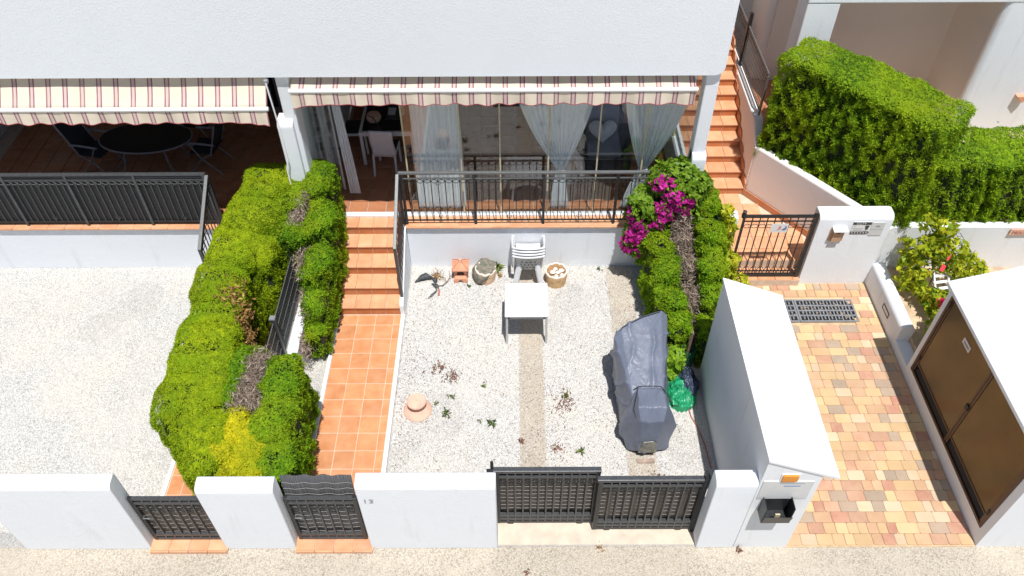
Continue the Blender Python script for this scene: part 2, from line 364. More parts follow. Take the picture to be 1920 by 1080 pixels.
def wpos(o):
    p = Vector((0, 0, 0))
    while o is not None: p += o.location; o = o.parent
    return p
def tag(o, label=None, cat=None, group=None, kind=None):
    if label: o['label'] = label
    if cat: o['category'] = cat
    if group: o['group'] = group
    if kind: o['kind'] = kind
    return o
def link(name, me, m, parent=None):
    o = bpy.data.objects.new(name, me); scene.collection.objects.link(o)
    if m is not None and not me.materials: me.materials.append(M[m] if isinstance(m, str) else m)
    if parent is not None: o.parent = parent
    return o
def ob(name, mb, m, parent=None, smooth=None, bev=0, label=None, solid=0, loc=None):
    """mesh given in world coordinates; a top-level mesh gets its origin at loc"""
    off = wpos(parent) if parent is not None else Vector(loc or (0, 0, 0))
    me = bpy.data.meshes.new(name)
    me.from_pydata([(v[0]-off.x, v[1]-off.y, v[2]-off.z) for v in mb.v], [], mb.f); me.update()
    import bmesh
    bm = bmesh.new(); bm.from_mesh(me); bmesh.ops.recalc_face_normals(bm, faces=bm.faces); bm.to_mesh(me); bm.free()
    o = link(name, me, m, parent)
    if loc: o.location = loc
    if smooth:
        me.shade_smooth(); me.set_sharp_from_angle(angle=R(smooth))
    if solid:
        q = o.modifiers.new('solid', 'SOLIDIFY'); q.thickness = solid
    if bev:
        q = o.modifiers.new('bevel', 'BEVEL'); q.width = bev; q.segments = 2; q.limit_method = 'ANGLE'; q.angle_limit = R(40)
    if label: o['label'] = label
    return o
def thing(name, label, cat, loc=(0, 0, 0), group=None, kind=None):
    o = bpy.data.objects.new(name, None); scene.collection.objects.link(o)
    o.location = loc; o.empty_display_size = .2
    return tag(o, label, cat, group, kind)
def copy_thing(src, loc, rotz=0, label=None):
    c = src.copy(); scene.collection.objects.link(c); c.location = loc; c.rotation_euler = (0, 0, rotz)
    if label: c['label'] = label
    for ch in src.children:
        d = ch.copy(); scene.collection.objects.link(d); d.parent = c
        for g in ch.children:
            e = g.copy(); scene.collection.objects.link(e); e.parent = d
    return c
def inst(name, me, parent, loc, rot=None, scale=None):
    """piece that shares its mesh; loc in world coordinates"""
    o = bpy.data.objects.new(name, me); scene.collection.objects.link(o)
    o.parent = parent; w = wpos(parent); o.location = (loc[0]-w.x, loc[1]-w.y, loc[2]-w.z)
    if rot: o.rotation_euler = rot
    if scale: o.scale = scale
    return o
def shared(name, mb, m, smooth=None):
    me = bpy.data.meshes.new(name); me.from_pydata(mb.v, [], mb.f); me.update()
    import bmesh
    bm = bmesh.new(); bm.from_mesh(me); bmesh.ops.recalc_face_normals(bm, faces=bm.faces); bm.to_mesh(me); bm.free()
    me.materials.append(M[m] if isinstance(m, str) else m)
    if smooth: me.shade_smooth(); me.set_sharp_from_angle(angle=R(smooth))
    return me
def text(name, body, size, loc, rot, m, parent, extrude=.002, scale=(1, 1, 1)):
    cu = bpy.data.curves.new(name, 'FONT'); cu.body = body; cu.size = size; cu.extrude = extrude; cu.align_x = 'LEFT'
    cu.materials.append(M[m]); o = bpy.data.objects.new(name, cu); scene.collection.objects.link(o)
    o.parent = parent; w = wpos(parent); o.location = (loc[0]-w.x, loc[1]-w.y, loc[2]-w.z); o.rotation_euler = rot; o.scale = scale
    return o
def np_mesh(name, verts, faces, m, attr=None, parent=None, loc=None):
    """verts (n,3), faces (k,3) or (k,4) numpy, attr per face"""
    me = bpy.data.meshes.new(name); n = len(verts); k, q = faces.shape
    off = np.array(wpos(parent)) if parent is not None else np.array(loc or (0, 0, 0))
    me.vertices.add(n); me.vertices.foreach_set('co', (verts-off).astype(np.float32).ravel())
    me.loops.add(k*q); me.loops.foreach_set('vertex_index', faces.astype(np.int32).ravel())
    me.polygons.add(k); me.polygons.foreach_set('loop_start', np.arange(0, k*q, q, dtype=np.int32))
    me.polygons.foreach_set('loop_total', np.full(k, q, dtype=np.int32)); me.update(calc_edges=True)
    if attr is not None:
        a = me.attributes.new('v', 'FLOAT', 'FACE'); a.data.foreach_set('value', attr.astype(np.float32))
    o = link(name, me, m, parent)
    if loc: o.location = loc
    return o

# ---------------------------------------------------------------- foliage helpers
def lump_sdf(P, lumps, amp=.035, fr=5.5):
    d = np.full(len(P), 1e9)
    for c, h, r, a in lumps:
        q = P - np.array(c)
        if a:
            ca, sa = math.cos(-a), math.sin(-a)
            q = np.stack([q[:, 0]*ca-q[:, 1]*sa, q[:, 0]*sa+q[:, 1]*ca, q[:, 2]], 1)
        e = np.abs(q)-(np.array(h)-r)
        d = np.minimum(d, np.linalg.norm(np.maximum(e, 0), axis=1)+np.minimum(e.max(1), 0)-r)
    x, y, z = P.T
    return d + amp*(np.sin(fr*x+1.3)*np.sin(fr*1.13*y+.4)*np.sin(fr*.9*z+2.1) + .6*np.sin(fr*2.7*x+.3)*np.sin(fr*2.3*y+1.9)*np.sin(fr*2.5*z))
def sample_lumps(lumps, dens, amp, fr, zmin=.02):
    pts = []
    for c, h, r, a in lumps:
        h = np.array(h); areas = np.array([h[1]*h[2], h[1]*h[2], h[0]*h[2], h[0]*h[2], h[0]*h[1], h[0]*h[1]])*4
        n = int(areas.sum()*dens); fc = rng.choice(6, n, p=areas/areas.sum())
        u = rng.uniform(-1, 1, (n, 3))
        for k in range(6): u[fc == k, k//2] = 1 if k % 2 else -1
        q = u*h
        if a:
            ca, sa = math.cos(a), math.sin(a); q = np.stack([q[:, 0]*ca-q[:, 1]*sa, q[:, 0]*sa+q[:, 1]*ca, q[:, 2]], 1)
        pts.append(q+np.array(c))
    P = np.concatenate(pts); e = .01
    def grad(P):
        g = np.stack([lump_sdf(P+np.eye(3)[i]*e, lumps, amp, fr)-lump_sdf(P-np.eye(3)[i]*e, lumps, amp, fr) for i in range(3)], 1)
        return g/np.maximum(np.linalg.norm(g, axis=1, keepdims=True), 1e-6)
    keep = lump_sdf(P, lumps, amp, fr) > -.22
    P = P[keep]
    for _ in range(2): P = P - grad(P)*lump_sdf(P, lumps, amp, fr)[:, None]
    d = lump_sdf(P, lumps, amp, fr); G = grad(P)
    k = (np.abs(d) < .03) & (P[:, 2] > zmin)
    return P[k], G[k]
def kites(P, G, size, ratio=.42, up=.45, rnd=.6, depth=.05):
    n = len(P); P = P - G*(rng.uniform(-.01, depth, (n, 1))*(.35+.65*np.clip(1.15-G[:, 2:3]*1.25, 0, 1)))
    T = rng.normal(0, 1, (n, 3)); T -= G*(T*G).sum(1, keepdims=True); T /= np.maximum(np.linalg.norm(T, axis=1, keepdims=True), 1e-6)
    sd_ = np.clip(1.15-G[:, 2:3]*1.25, 0, 1); D = G*(.16+.22*sd_) + T*.75 + np.array([0, 0, up])*sd_ + rng.normal(0, rnd*.3, (n, 3)); D /= np.linalg.norm(D, axis=1, keepdims=True)
    S = np.cross(D, G + rng.normal(0, .45, (n, 3))); S /= np.maximum(np.linalg.norm(S, axis=1, keepdims=True), 1e-6)
    L = (size*rng.uniform(.55, 1.45, n))[:, None]
    N = np.cross(D, S)*L*.12
    v = np.empty((n, 4, 3)); v[:, 0] = P-D*L*.35; v[:, 1] = P+D*L*.12+S*L*ratio*.5+N; v[:, 2] = P+D*L*.65; v[:, 3] = P+D*L*.12-S*L*ratio*.5+N
    f = np.arange(n*4).reshape(n, 4)
    return v.reshape(-1, 3), f
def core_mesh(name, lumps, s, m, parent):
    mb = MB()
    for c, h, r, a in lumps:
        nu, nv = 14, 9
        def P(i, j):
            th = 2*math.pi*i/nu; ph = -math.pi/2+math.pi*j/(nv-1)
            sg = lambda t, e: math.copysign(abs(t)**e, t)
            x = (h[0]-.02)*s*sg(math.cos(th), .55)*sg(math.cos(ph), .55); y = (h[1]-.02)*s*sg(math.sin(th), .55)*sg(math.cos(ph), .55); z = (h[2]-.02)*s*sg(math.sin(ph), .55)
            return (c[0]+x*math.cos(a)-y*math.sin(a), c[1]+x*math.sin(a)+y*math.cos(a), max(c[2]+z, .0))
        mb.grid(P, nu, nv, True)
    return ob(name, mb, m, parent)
def L(x, y, z, hx, hy, hz, r=.2, a=0): return ((x, y, z), (hx, hy, hz), min(r, hx, hy, hz), a)
def foliage(parent, name, lumps, dens, size, m, amp=.035, fr=5.5, ratio=.42, up=.45, rnd=.6, depth=.05, keep=None, zmin=.02, mult=1, gaps=0, side_depth=0):
    P, G = sample_lumps(lumps, dens/mult, amp, fr, zmin)
    if mult > 1:
        P = np.repeat(P, mult, 0); G = np.repeat(G, mult, 0); J = rng.normal(0, .032, P.shape); J -= G*(J*G).sum(1, keepdims=True); P = P+J
    x, y, z = P.T; side = np.clip(1-G[:, 2]*1.3, 0, 1)
    clump = np.sin(x*23+3*np.sin(y*7+z*2))*np.sin(y*21+2.5*np.sin(x*6+z))+.8*np.sin(z*16+4*np.sin(x*9+y*8))*np.sin(x*15-y*14)+.5*np.sin(x*47)*np.sin(y*43)*np.sin(z*39)
    if gaps:
        k = rng.uniform(0, 1, len(P)) < np.where(clump < -.25, 1-gaps*(.25+.75*side), 1); P, G, clump, side = P[k], G[k], clump[k], side[k]
    if side_depth: P = P+G*(side*side_depth*(np.clip(clump, -1, 1)*.6-.4))[:, None]
    v, f = kites(P, G, size, ratio, up, rnd, depth)
    sp = .5+.16*np.sin(P[:, 0]*3.1+P[:, 2]*2)*np.sin(P[:, 1]*2.7+1)+.14*np.clip(clump, -1, 1)+rng.normal(0, .2, len(P))
    return np_mesh(name, v, f, m, np.clip(sp, 0, 1), parent)
def scatter_part(parent, name, P, G, size, m, ratio, up, rnd, depth=.02):
    v, f = kites(P, G, size, ratio, up, rnd, depth)
    return np_mesh(name, v, f, m, rng.uniform(0, 1, len(P)), parent)

# ================================================================ SETTING
TZ = 1.0                                   # terrace level
st = ob('street', MB().add([(-150, -150, 0), (150, -150, 0), (150, 200, 0), (-150, 200, 0)], [(0, 1, 2, 3)]), 'street')
tag(st, kind='structure')
# gravel yards
yard = ob('yard_ground', MB().add([(-1.9, 5.0, .008), (2.97, 5.0, .008), (2.97, 10.46, .008), (-1.9, 10.46, .008)], [(0, 1, 2, 3)]), 'gravelbed'); tag(yard, kind='structure')
yl = ob('yard_ground', MB().add([(-12, 5.0, .008), (-5.09, 5.0, .008), (-5.09, 10.5, .008), (-12, 10.5, .008)], [(0, 1, 2, 3)]), 'gravelbed'); tag(yl, kind='structure')
sm = ob('strip_ground', MB().add([(-3.97, 5.15, .012), (-3.02, 5.15, .012), (-3.02, 9.3, .012), (-3.97, 9.3, .012)], [(0, 1, 2, 3)]), 'gravelbed'); tag(sm, kind='structure')
s1 = ob('concrete_strip', MB().add([(.07, 5.6, .014), (.46, 5.6, .014), (.46, 10.42, .014), (.07, 10.42, .014)], [(0, 1, 2, 3)]), 'concrete'); tag(s1, kind='structure')
s2 = ob('concrete_strip', MB().add([(1.66, 5.6, .014), (2.1, 5.6, .014), (2.1, 10.42, .014), (1.66, 10.42, .014)], [(0, 1, 2, 3)]), 'concrete'); tag(s2, kind='structure')
ap = MB(); ap.box(-.25, 2.47, 5.02, 5.38, 0, .016); ap.box(-.25, 2.47, 5.40, 5.62, 0, .016)
tag(ob('concrete_threshold', ap, 'apron'), kind='structure')

def stones(name, x0, x1, y0, y1, per, label, skip=()):
    n = int((x1-x0)*(y1-y0)*per)
    P = np.stack([rng.uniform(x0, x1, n), rng.uniform(y0, y1, n)], 1)
    # thinner cover in worn patches
    wear = np.sin(P[:, 0]*1.7+.6)*np.sin(P[:, 1]*1.3+2)+.5*np.sin(P[:, 0]*4.1)*np.sin(P[:, 1]*3.7)
    k = rng.uniform(0, 1, n) < np.where(wear > .75, .55, 1.0)
    for a, b, c, d, pr in skip:
        e = rng.normal(0, .018, n)
        ins = (P[:, 0]+e > a) & (P[:, 0]+e < b) & (P[:, 1] > c) & (P[:, 1] < d); k &= ~ins | (rng.uniform(0, 1, n) < pr)
    P = P[k]; n = len(P)
    s = rng.uniform(.005, .0115, n); a = rng.uniform(0, 6.28, n); h = s*rng.uniform(.5, 1.1, n)
    el = rng.uniform(.6, 1.0, n)
    v = np.empty((n, 5, 3)); top = np.stack([rng.normal(0, .3, n)*s, rng.normal(0, .3, n)*s], 1)
    for i in range(4):
        ang = a+i*math.pi/2+rng.normal(0, .25, n); ra = s*(el if i % 2 else 1)
        v[:, i, 0] = P[:, 0]+np.cos(ang)*ra; v[:, i, 1] = P[:, 1]+np.sin(ang)*ra; v[:, i, 2] = .008+rng.uniform(0, .5, n)*h
    v[:, 4, :2] = P+top; v[:, 4, 2] = .012+h*1.3
    b = (np.arange(n)*5)[:, None]
    f = np.concatenate([b+np.array([[i, (i+1) % 4, 4]]) for i in range(4)], 1).reshape(-1, 3)
    at = np.repeat(rng.uniform(0, 1, n), 4)
    o = np_mesh(name, v.reshape(-1, 3), f, 'stones', at); return tag(o, label, 'gravel', kind='stuff')
stones('gravel', -1.88, 2.93, 5.64, 10.44, 6300, 'white gravel covering the middle yard behind the sliding gate',
       [(.07, .46, 5, 10.5, .16), (1.66, 2.1, 5, 10.5, .35)])
stones('gravel', -9.9, -5.10, 5.22, 10.44, 6300, 'white gravel covering the left neighbouring yard')
stones('gravel', -3.44, -3.09, 5.3, 9.2, 2200, 'narrow strip of white gravel between low wall and tiled path')

# tiled paths
TP = .3115
tile_cache = {}
def tile_mesh(w, d, h, m):
    k = (round(w, 3), round(d, 3), round(h, 3), m)
    if k not in tile_cache: tile_cache[k] = shared('tile', MB().cbox(-w/2, w/2, -d/2, d/2, -h, 0, .0035), m)
    return tile_cache[k]
def tile_area(parent, x0, x1, y0, y1, ztop, m, px=TP, py=TP, g=.009, ox=0, oy=0, name='tile', skip=None):
    """tiles from x0/y0 with cut pieces at the far sides; ztop is the tile face"""
    x = x0+ox if ox else x0
    xs = []
    if ox: xs.append((x0, x0+ox))
    while x < x1-.02: xs.append((x, min(x+px, x1))); x += px
    y = y0+oy if oy else y0
    ys = []
    if oy: ys.append((y0, y0+oy))
    while y < y1-.02: ys.append((y, min(y+py, y1))); y += py
    for a, b in xs:
        for c, d in ys:
            if skip and skip((a+b)/2, (c+d)/2): continue
            inst(name, tile_mesh(b-a-g, d-c-g, .016, m), parent, ((a+b)/2, (c+d)/2, ztop+random.uniform(-.0012, .0012)), (random.uniform(-.003, .003), random.uniform(-.003, .003), 0))
pz = .06
path2 = ob('path', MB().box(-3.02, -1.965, 5.14, 9.24, 0, pz-.004), 'grout'); tag(path2, kind='structure')
tile_area(path2, -3.02, -1.97, 5.15, 9.22, pz, 'tile', oy=.1)
path1 = ob('path', MB().box(-5.03, -3.97, 5.14, 9.24, 0, pz-.004), 'grout'); tag(path1, kind='structure')
tile_area(path1, -5.02, -3.98, 5.15, 9.22, pz, 'tile', ox=.2)
for nm, x0, x1, y0, y1, lb in (('kerb', -1.965, -1.90, 5.18, 9.3, 'white kerb between tiled path and middle gravel yard'), ('kerb', -3.085, -3.022, 5.18, 9.2, 'white kerb on the hedge side of the middle tiled path'),
                         ('kerb', -5.09, -5.03, 5.18, 9.2, 'white kerb between left tiled path and left gravel yard')):
    k = ob(nm, MB().box(x0, x1, y0, y1, 0, pz+.02), 'kerb', bev=.008); tag(k, kind='structure')

# block paving of the entrance court
court = ob('pavement', MB().box(3.66, 6.30, 4.98, 9.99, 0, .012), 'joint_sand'); tag(court, kind='structure')
pav_mesh = {}
def paver_mesh(w, d, k):
    key = (round(w, 3), round(d, 3), k)
    if key not in pav_mesh:
        c = .008; x, y = w/2, d/2; ro = .016
        pl = []
        for sx, sy in ((1, 1), (-1, 1), (-1, -1), (1, -1)):
            for t in ((0, 1), (1, 0)) if sx*sy > 0 else ((1, 0), (0, 1)):
                pl.append((sx*(x-ro*t[0]), sy*(y-ro*t[1])))
        n = len(pl); mb = MB()
        vs = [(a, b, 0) for a, b in pl]+[(a, b, .020) for a, b in pl]+[(a*(1-c/x), b*(1-c/y), .024) for a, b in pl]
        fs = [tuple(range(2*n, 3*n))]
        for i in range(n):
            j = (i+1) % n; fs += [(i, j, j+n, i+n), (i+n, j+n, j+2*n, i+2*n)]
        mb.add(vs, fs); pav_mesh[key] = shared('paver', mb, PAV[k])
    return pav_mesh[key]
kinds = ['sand']*9+['peach']*8+['cream']*4+['yellow']*4+['grey']*4+['rust']*3+['red']*2
pav_n = 0; rest = {}
y = 5.0; row = 0
while y < 9.96:
    d = min(.1655, 9.985-y); x = 3.68 if row % 2 else 3.66; right = 6.275
    if d < .05: break
    x += random.choice([0, -.04, -.08])
    last = None
    while x < right-.02:
        w = random.choice([.13, .145, .165, .22, .25, .25, .30]); w = min(w, right-x)
        if right-x-w < .06: w = right-x
        kd = random.choice(kinds)
        while kd == last and random.random() < .5: kd = random.choice(kinds)
        last = kd
        xa = max(x, 3.67)
        if x+w-xa > .05:
            cx, cy = (xa+x+w)/2, y+d/2
            hid = cx < 3.74 + max(0, (cy-5.0))*.0 + .05
            g = .0035; ww = x+w-xa-g
            if 4.64 < cx+.0 < 5.91 and 9.035 < cy < 9.555: pass
            elif 3.67 < cx < 4.64 and 9.035 < cy < 9.555 and False: pass
            elif pav_n < 300 and not hid:
                me = paver_mesh(ww, d-g, kd)
                inst('paver', me, court, (cx, cy, .0085+random.uniform(-.002, .002)), (random.uniform(-.006, .006), random.uniform(-.006, .006), 0)); pav_n += 1
            else:
                rest.setdefault(kd, MB()).cbox(cx-ww/2, cx+ww/2, cy-(d-g)/2, cy+(d-g)/2, .0085, .0325, .01)
        x += w
    y += d; row += 1
for kd, mb in rest.items():
    o = ob('pavers_beyond', mb, PAV[kd], court); o['kind'] = 'stuff'

# raised neighbouring ground with diagonal white wall
rg = MB().prism([(4.47, 12.08), (5.85, 10.28), (6.33, 10.12), (12, 10.12), (12, 18), (4.47, 18)], 0, 1.18, 'z')
tag(ob('raised_ground', rg, 'sandsoil'), kind='structure')
tf = ob('porch_floor', MB().box(4.62, 5.95, 12.7, 18, 1.18, 1.49), 'grout_dark'); tag(tf, kind='structure')
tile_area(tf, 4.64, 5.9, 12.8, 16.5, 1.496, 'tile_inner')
bed = ob('planting_bed', MB().box(6.5, 9.5, 7.98, 10.1, 0, .30), 'sandsoil'); tag(bed, kind='structure')

# terrace bodies
def terr(x0, x1, y0, ztile, label):
    o = ob('terrace_floor', MB().box(x0, x1, y0, 15.2, .0, TZ-.016), 'grout_dark'); tag(o, kind='structure'); return o
tr = terr(-3.36, 3.05, 10.72, TZ, '')
def t_hidden(cx, cy): return False
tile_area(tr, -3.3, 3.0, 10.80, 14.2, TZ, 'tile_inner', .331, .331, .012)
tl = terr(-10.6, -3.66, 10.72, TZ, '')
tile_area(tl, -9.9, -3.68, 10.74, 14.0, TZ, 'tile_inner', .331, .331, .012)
rw = MB().box(-1.9, 3.05, 10.46, 10.715, 0, TZ-.03)
o = ob('retaining_wall', rw, 'white'); tag(o, 'white rendered retaining wall below the right terrace railing', 'wall')
led = ob('ledge', MB().box(-1.905, 3.05, 10.435, 10.715, TZ-.028, TZ+.008), 'grout', o)
for a in np.arange(-1.905, 3.0, .302): inst('tile', tile_mesh(.294, .262, .02, 'tile_step'), led, (a+.151, 10.574, TZ+.018))
for a in np.arange(-1.905, 3.0, .302): inst('tile', tile_mesh(.296, .034, .03, 'tile_step'), led, (a+.151, 10.420, TZ+.016))
ob('track', MB().box(-3.3, 2.95, 10.69, 10.79, TZ+.0, TZ+.05), 'white_metal', o, bev=.006)
rw = MB().box(-10.6, -5.1, 10.46, 10.715, 0, TZ-.03)
o = ob('retaining_wall', rw, 'white'); tag(o, 'white rendered retaining wall below the left terrace railing', 'wall')
led = ob('ledge', MB().box(-10.6, -5.1, 10.435, 10.715, TZ-.028, TZ+.008), 'grout', o)
for a in np.arange(-10.6, -5.2, .302): inst('tile', tile_mesh(.294, .262, .02, 'tile_step'), led, (a+.151, 10.574, TZ+.018))
for a in np.arange(-10.6, -5.2, .302): inst('tile', tile_mesh(.296, .034, .03, 'tile_step'), led, (a+.151, 10.420, TZ+.016))

# ---------------------------------------------------------------- stairs
def stairs(label, x0, x1, ys, z0, rise, ntile, mtread='tile_step', tiles=True, loc=None, last=None):
    t = thing('stairs', label, 'stairs', ((x0+x1)/2, ys[0], 0))
    body = MB()
    for k, y in enumerate(ys):
        yb = ys[k+1] if k+1 < len(ys) else (last or y+.32)
        body.box(x0, x1, y, yb+(.0), 0, z0+rise*(k+1)-.022)
    ob('body', body, 'grout', t)
    w = (x1-x0)/ntile
    for k, y in enumerate(ys):
        z = z0+rise*(k+1); yb = ys[k+1] if k+1 < len(ys) else (last or y+.32)
        dpt = yb-y+.03
        for i in range(int(math.ceil(ntile))):
            a = x0+i*w; b = min(x0+(i+1)*w, x1)
            if not tiles: continue
            tm = tile_mesh(b-a-.007, dpt-.004, .024, mtread)
            inst('tread', tm, t, ((a+b)/2, y-.028+dpt/2, z))
            key = ('r', round(b-a, 3), round(rise, 3))
            if key not in tile_cache:
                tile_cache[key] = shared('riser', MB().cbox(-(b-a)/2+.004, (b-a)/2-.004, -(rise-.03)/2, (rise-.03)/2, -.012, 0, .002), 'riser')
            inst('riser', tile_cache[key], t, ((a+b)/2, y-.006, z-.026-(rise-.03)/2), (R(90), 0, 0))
    return t
ys = [9.235, 9.53, 9.85, 10.165, 10.47]
s = stairs('terracotta stairs from tiled path up to the right terrace', -3.0, -1.975, ys, pz, .188, 4, last=10.76)
stairs('terracotta stairs of the left house, mostly behind the hedge', -5.02, -3.98, ys, pz, .188, 4, last=10.76)
def stringer(x0, x1, label):
    poly = [(9.2, 0), (9.2, .30), (10.45, 1.02), (10.46, 0)]
    o = ob('stair_side_wall', MB().prism(poly, x0, x1, 'x'), 'white'); tag(o, label, 'wall'); return o
stringer(-1.97, -1.905, 'low sloping white wall beside the middle terracotta stairs')
stringer(-5.10, -5.03, 'low sloping white wall beside the left terracotta stairs')
ob('soil_between_stairs', MB().box(-3.97, -3.02, 9.25, 10.72, 0, .55), 'soil')['kind'] = 'structure'

# right-hand outside stairs behind the iron gate
land = ob('landing', MB().prism([(3.1, 10.22), (5.05, 10.22), (5.8, 10.3), (4.46, 12.08), (4.46, 12.2), (3.1, 12.2)], 0, .345, 'z'), 'grout'); tag(land, kind='structure')
def lskip(cx, cy): return cx > 4.46+(12.08-cy)*.75-.1
tile_area(land, 3.12, 5.9, 10.22, 12.1, .362, 'tile_step', skip=lskip)
lstep = ob('gate_step', MB().box(3.7, 5.06, 9.9, 10.22, 0, .165), 'grout'); tag(lstep, kind='structure')
tile_area(lstep, 3.7, 5.06, 9.9, 10.21, .182, 'tile_step')
ys2 = [12.08+.285*k for k in range(12)]
stairs('long terracotta stairs climbing between the house and stair wall', 3.1, 4.45, ys2, .362, .165, 4)
# zig-zag skirting tiles along the wall side of the stairs
sk = thing('skirting', 'dark terracotta zigzag skirting along the stair wall', 'skirting', (4.44, 12, 0))
for k, y in enumerate(ys2):
    z = .362+.165*(k+1)
    ob('skirting_tile', MB().prism([(y-.03, z-.165), (y-.03, z+.10), (y+.06, z+.17), (y+.285, z+.17), (y+.285, z)], 4.428, 4.452, 'x'), 'riser', sk)
ob('skirting_tile', MB().bar((4.455, 12.05, .42), (5.82, 10.27, .42), .02, .13), 'riser', sk)
# stair wall and diagonal wall
pw = MB().prism([(11.98+.1, 0), (12.08, 1.45), (12.5, 1.80), (18, 1.80), (18, 0)], 4.452, 4.62, 'x')
o = ob('stair_wall', pw, 'pinkshade_wall', bev=.02); tag(o, 'stair wall in painted pinkish shade with white rounded top and wire railing', 'wall')
dw = MB(); ax, ay, bx_, by_ = 4.46, 12.08, 5.86, 10.26
nx, ny = .79, .61
dw.prism([(ax, ay), (bx_, by_), (bx_+nx*.16, by_+ny*.16), (ax+nx*.16, ay+ny*.16)], 0, 1.47, 'z')
o = ob('diagonal_wall', dw, 'pinkshade_wall', bev=.03); tag(o, 'diagonal whitewashed wall below the large dark hedge', 'wall')

# ---------------------------------------------------------------- house
house = thing('house', 'white rendered house with balcony front above the striped awnings', 'house', (-4, 12, 0))
# parapet block of the upper storey, right bottom corner rounded
poly = [(-10.6, 4.02), (2.95, 4.02)] + [(2.95+.14*math.sin(t), 4.16-.14*math.cos(t)) for t in np.linspace(.2, math.pi/2, 6)] + [(3.09, 7.4), (-10.6, 7.4)]
ob('upper_wall', MB().prism(poly, 10.38, 10.62, 'y'), 'facade', house)
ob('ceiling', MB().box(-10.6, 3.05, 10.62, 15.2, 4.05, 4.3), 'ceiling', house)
ob('upper_block', MB().box(-10.6, 3.05, 12.6, 19, 4.3, 7.6), 'facade', house)
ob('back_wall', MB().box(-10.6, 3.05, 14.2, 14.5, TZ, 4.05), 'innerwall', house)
ob('party_wall', MB().box(-3.62, -3.40, 10.75, 14.2, TZ, 4.05), 'white_smooth', house)
ob('side_wall', MB().box(-10.6, -10.2, 11.5, 14.2, TZ, 4.05), 'white_smooth', house)
ob('column', MB().box(-3.56, -3.36, 10.45, 10.75, TZ, 4.05), 'white', house, bev=.02)
ob('column', MB().box(2.86, 3.07, 10.45, 10.70, TZ, 4.05), 'white', house, bev=.02)
def pil(x0, x1, y0, y1, h):
    pr = [(y0, .0), (y0, h-.09)] + [(y0+.12-.12*math.cos(t), h-.09+.12*math.sin(t)) for t in np.linspace(.2, math.pi/2, 6)] + [(y1, h+.03), (y1, 0)]
    return MB().prism(pr, x0, x1, 'x')
ob('pier', pil(-3.68, -3.43, 10.36, 10.62, 3.22), 'white', house, bev=.015)
ob('pier', pil(2.86, 3.09, 10.36, 10.60, 2.55), 'white', house, bev=.015)
# side wall below glazing on the stair side
ob('stair_side', MB().box(3.05, 3.10, 10.46, 15.5, 0, 1.6), 'white', house)
# left-hand window with grille and dark door opening
wf = MB()
for a in (-9.55, -8.45, -7.4): wf.box(a, a+.07, 14.10, 14.2, 1.15, 2.6)
wf.box(-9.55, -7.33, 14.08, 14.2, 1.1, 1.17); wf.box(-9.55, -7.33, 14.08, 14.2, 2.55, 2.62)
win = ob('window', wf, 'white_metal', house)
ob('pane', MB().box(-9.5, -7.35, 14.15, 14.19, 1.15, 2.58), 'blackglass', win)
gb = MB()
for a in np.arange(-9.4, -7.4, .13): gb.bar((a, 14.04, 1.12), (a, 14.04, 2.58), .014)
gb.bar((-9.5, 14.04, 1.25), (-7.36, 14.04, 1.25), .02); gb.bar((-9.5, 14.04, 2.45), (-7.36, 14.04, 2.45), .02)
ob('grille', gb, 'white_metal', win)
wf = MB(); wf.box(-5.6, -5.5, 14.1, 14.2, TZ, 3.2); wf.box(-4.1, -4.0, 14.1, 14.2, TZ, 3.2); wf.box(-4.85, -4.78, 14.1, 14.2, TZ, 3.2); wf.box(-5.6, -4.0, 14.1, 14.2, 3.2, 3.3)
dr = ob('door', wf, 'grey_metal', house); ob('pane', MB().box(-5.55, -4.05, 14.15, 14.19, TZ+.02, 3.2), 'blackglass', dr)
gb = MB()
for a in np.arange(-5.45, -4.05, .13): gb.bar((a, 14.05, TZ+.05), (a, 14.05, 3.1), .014)
gb.bar((-5.5, 14.05, 1.9), (-4.05, 14.05, 1.9), .03); gb.bar((-5.5, 14.05, 2.2), (-4.05, 14.05, 2.2), .03)
ob('grille', gb, 'grey_metal', dr)
wf = MB()
for a in (-1.2, .1, 1.4): wf.box(a, a+.08, 14.1, 14.2, TZ, 3.3)
wf.box(-1.2, 1.48, 14.1, 14.2, 3.25, 3.35)
dr = ob('door', wf, 'white_metal', house); ob('pane', MB().box(-1.15, 1.45, 14.15, 14.19, TZ+.02, 3.26), 'blackglass', dr)
# baseboard
ob('skirting', MB().box(-3.40, 3.0, 14.18, 14.199, TZ, TZ+.09), 'riser', house)

# glazed terrace front
gl = thing('glass_enclosure', 'frameless sliding glass panels closing the right terrace', 'glazing', (0.5, 10.72, TZ))
edges = [-1.8, -.885, -.235, .566, 1.38, 2.13, 2.86]
for a, b in zip(edges[:-1], edges[1:]):
    o = ob('pane', MB().box(a+.004, b-.004, 10.735, 10.743, TZ+.05, 3.86), 'glass', gl)
for a in edges[:-1]:
    ob('seal', MB().box(a-.012, a+.012, 10.728, 10.750, TZ+.05, 3.86), 'tan_seal', gl)
ob('head_track', MB().box(-3.35, 2.86, 10.69, 10.79, 3.86, 4.0), 'white_metal', gl)
# folded-back panels at the left, standing along the party wall
for i, x in enumerate((-3.30, -3.20, -3.10)):
    ob('pane', MB().box(x, x+.008, 10.76, 11.42, TZ+.05, 3.86), 'glass', gl)
    ob('seal', MB().box(x-.012, x+.02, 11.40, 11.44, TZ+.05, 3.86), 'white_metal', gl)
ob('latch', MB().tube([(-3.06, 11.36, 2.0), (-3.02, 11.36, 2.03), (-3.0, 11.36, 2.0), (-3.03, 11.36, 1.96)], .014, 6), 'iron', gl)
for z in (2.2, 2.5, 2.75): ob('hinge', MB().box(-3.28, -3.24, 10.9+z*.06, 10.94+z*.06, z, z+.14), 'iron', gl)
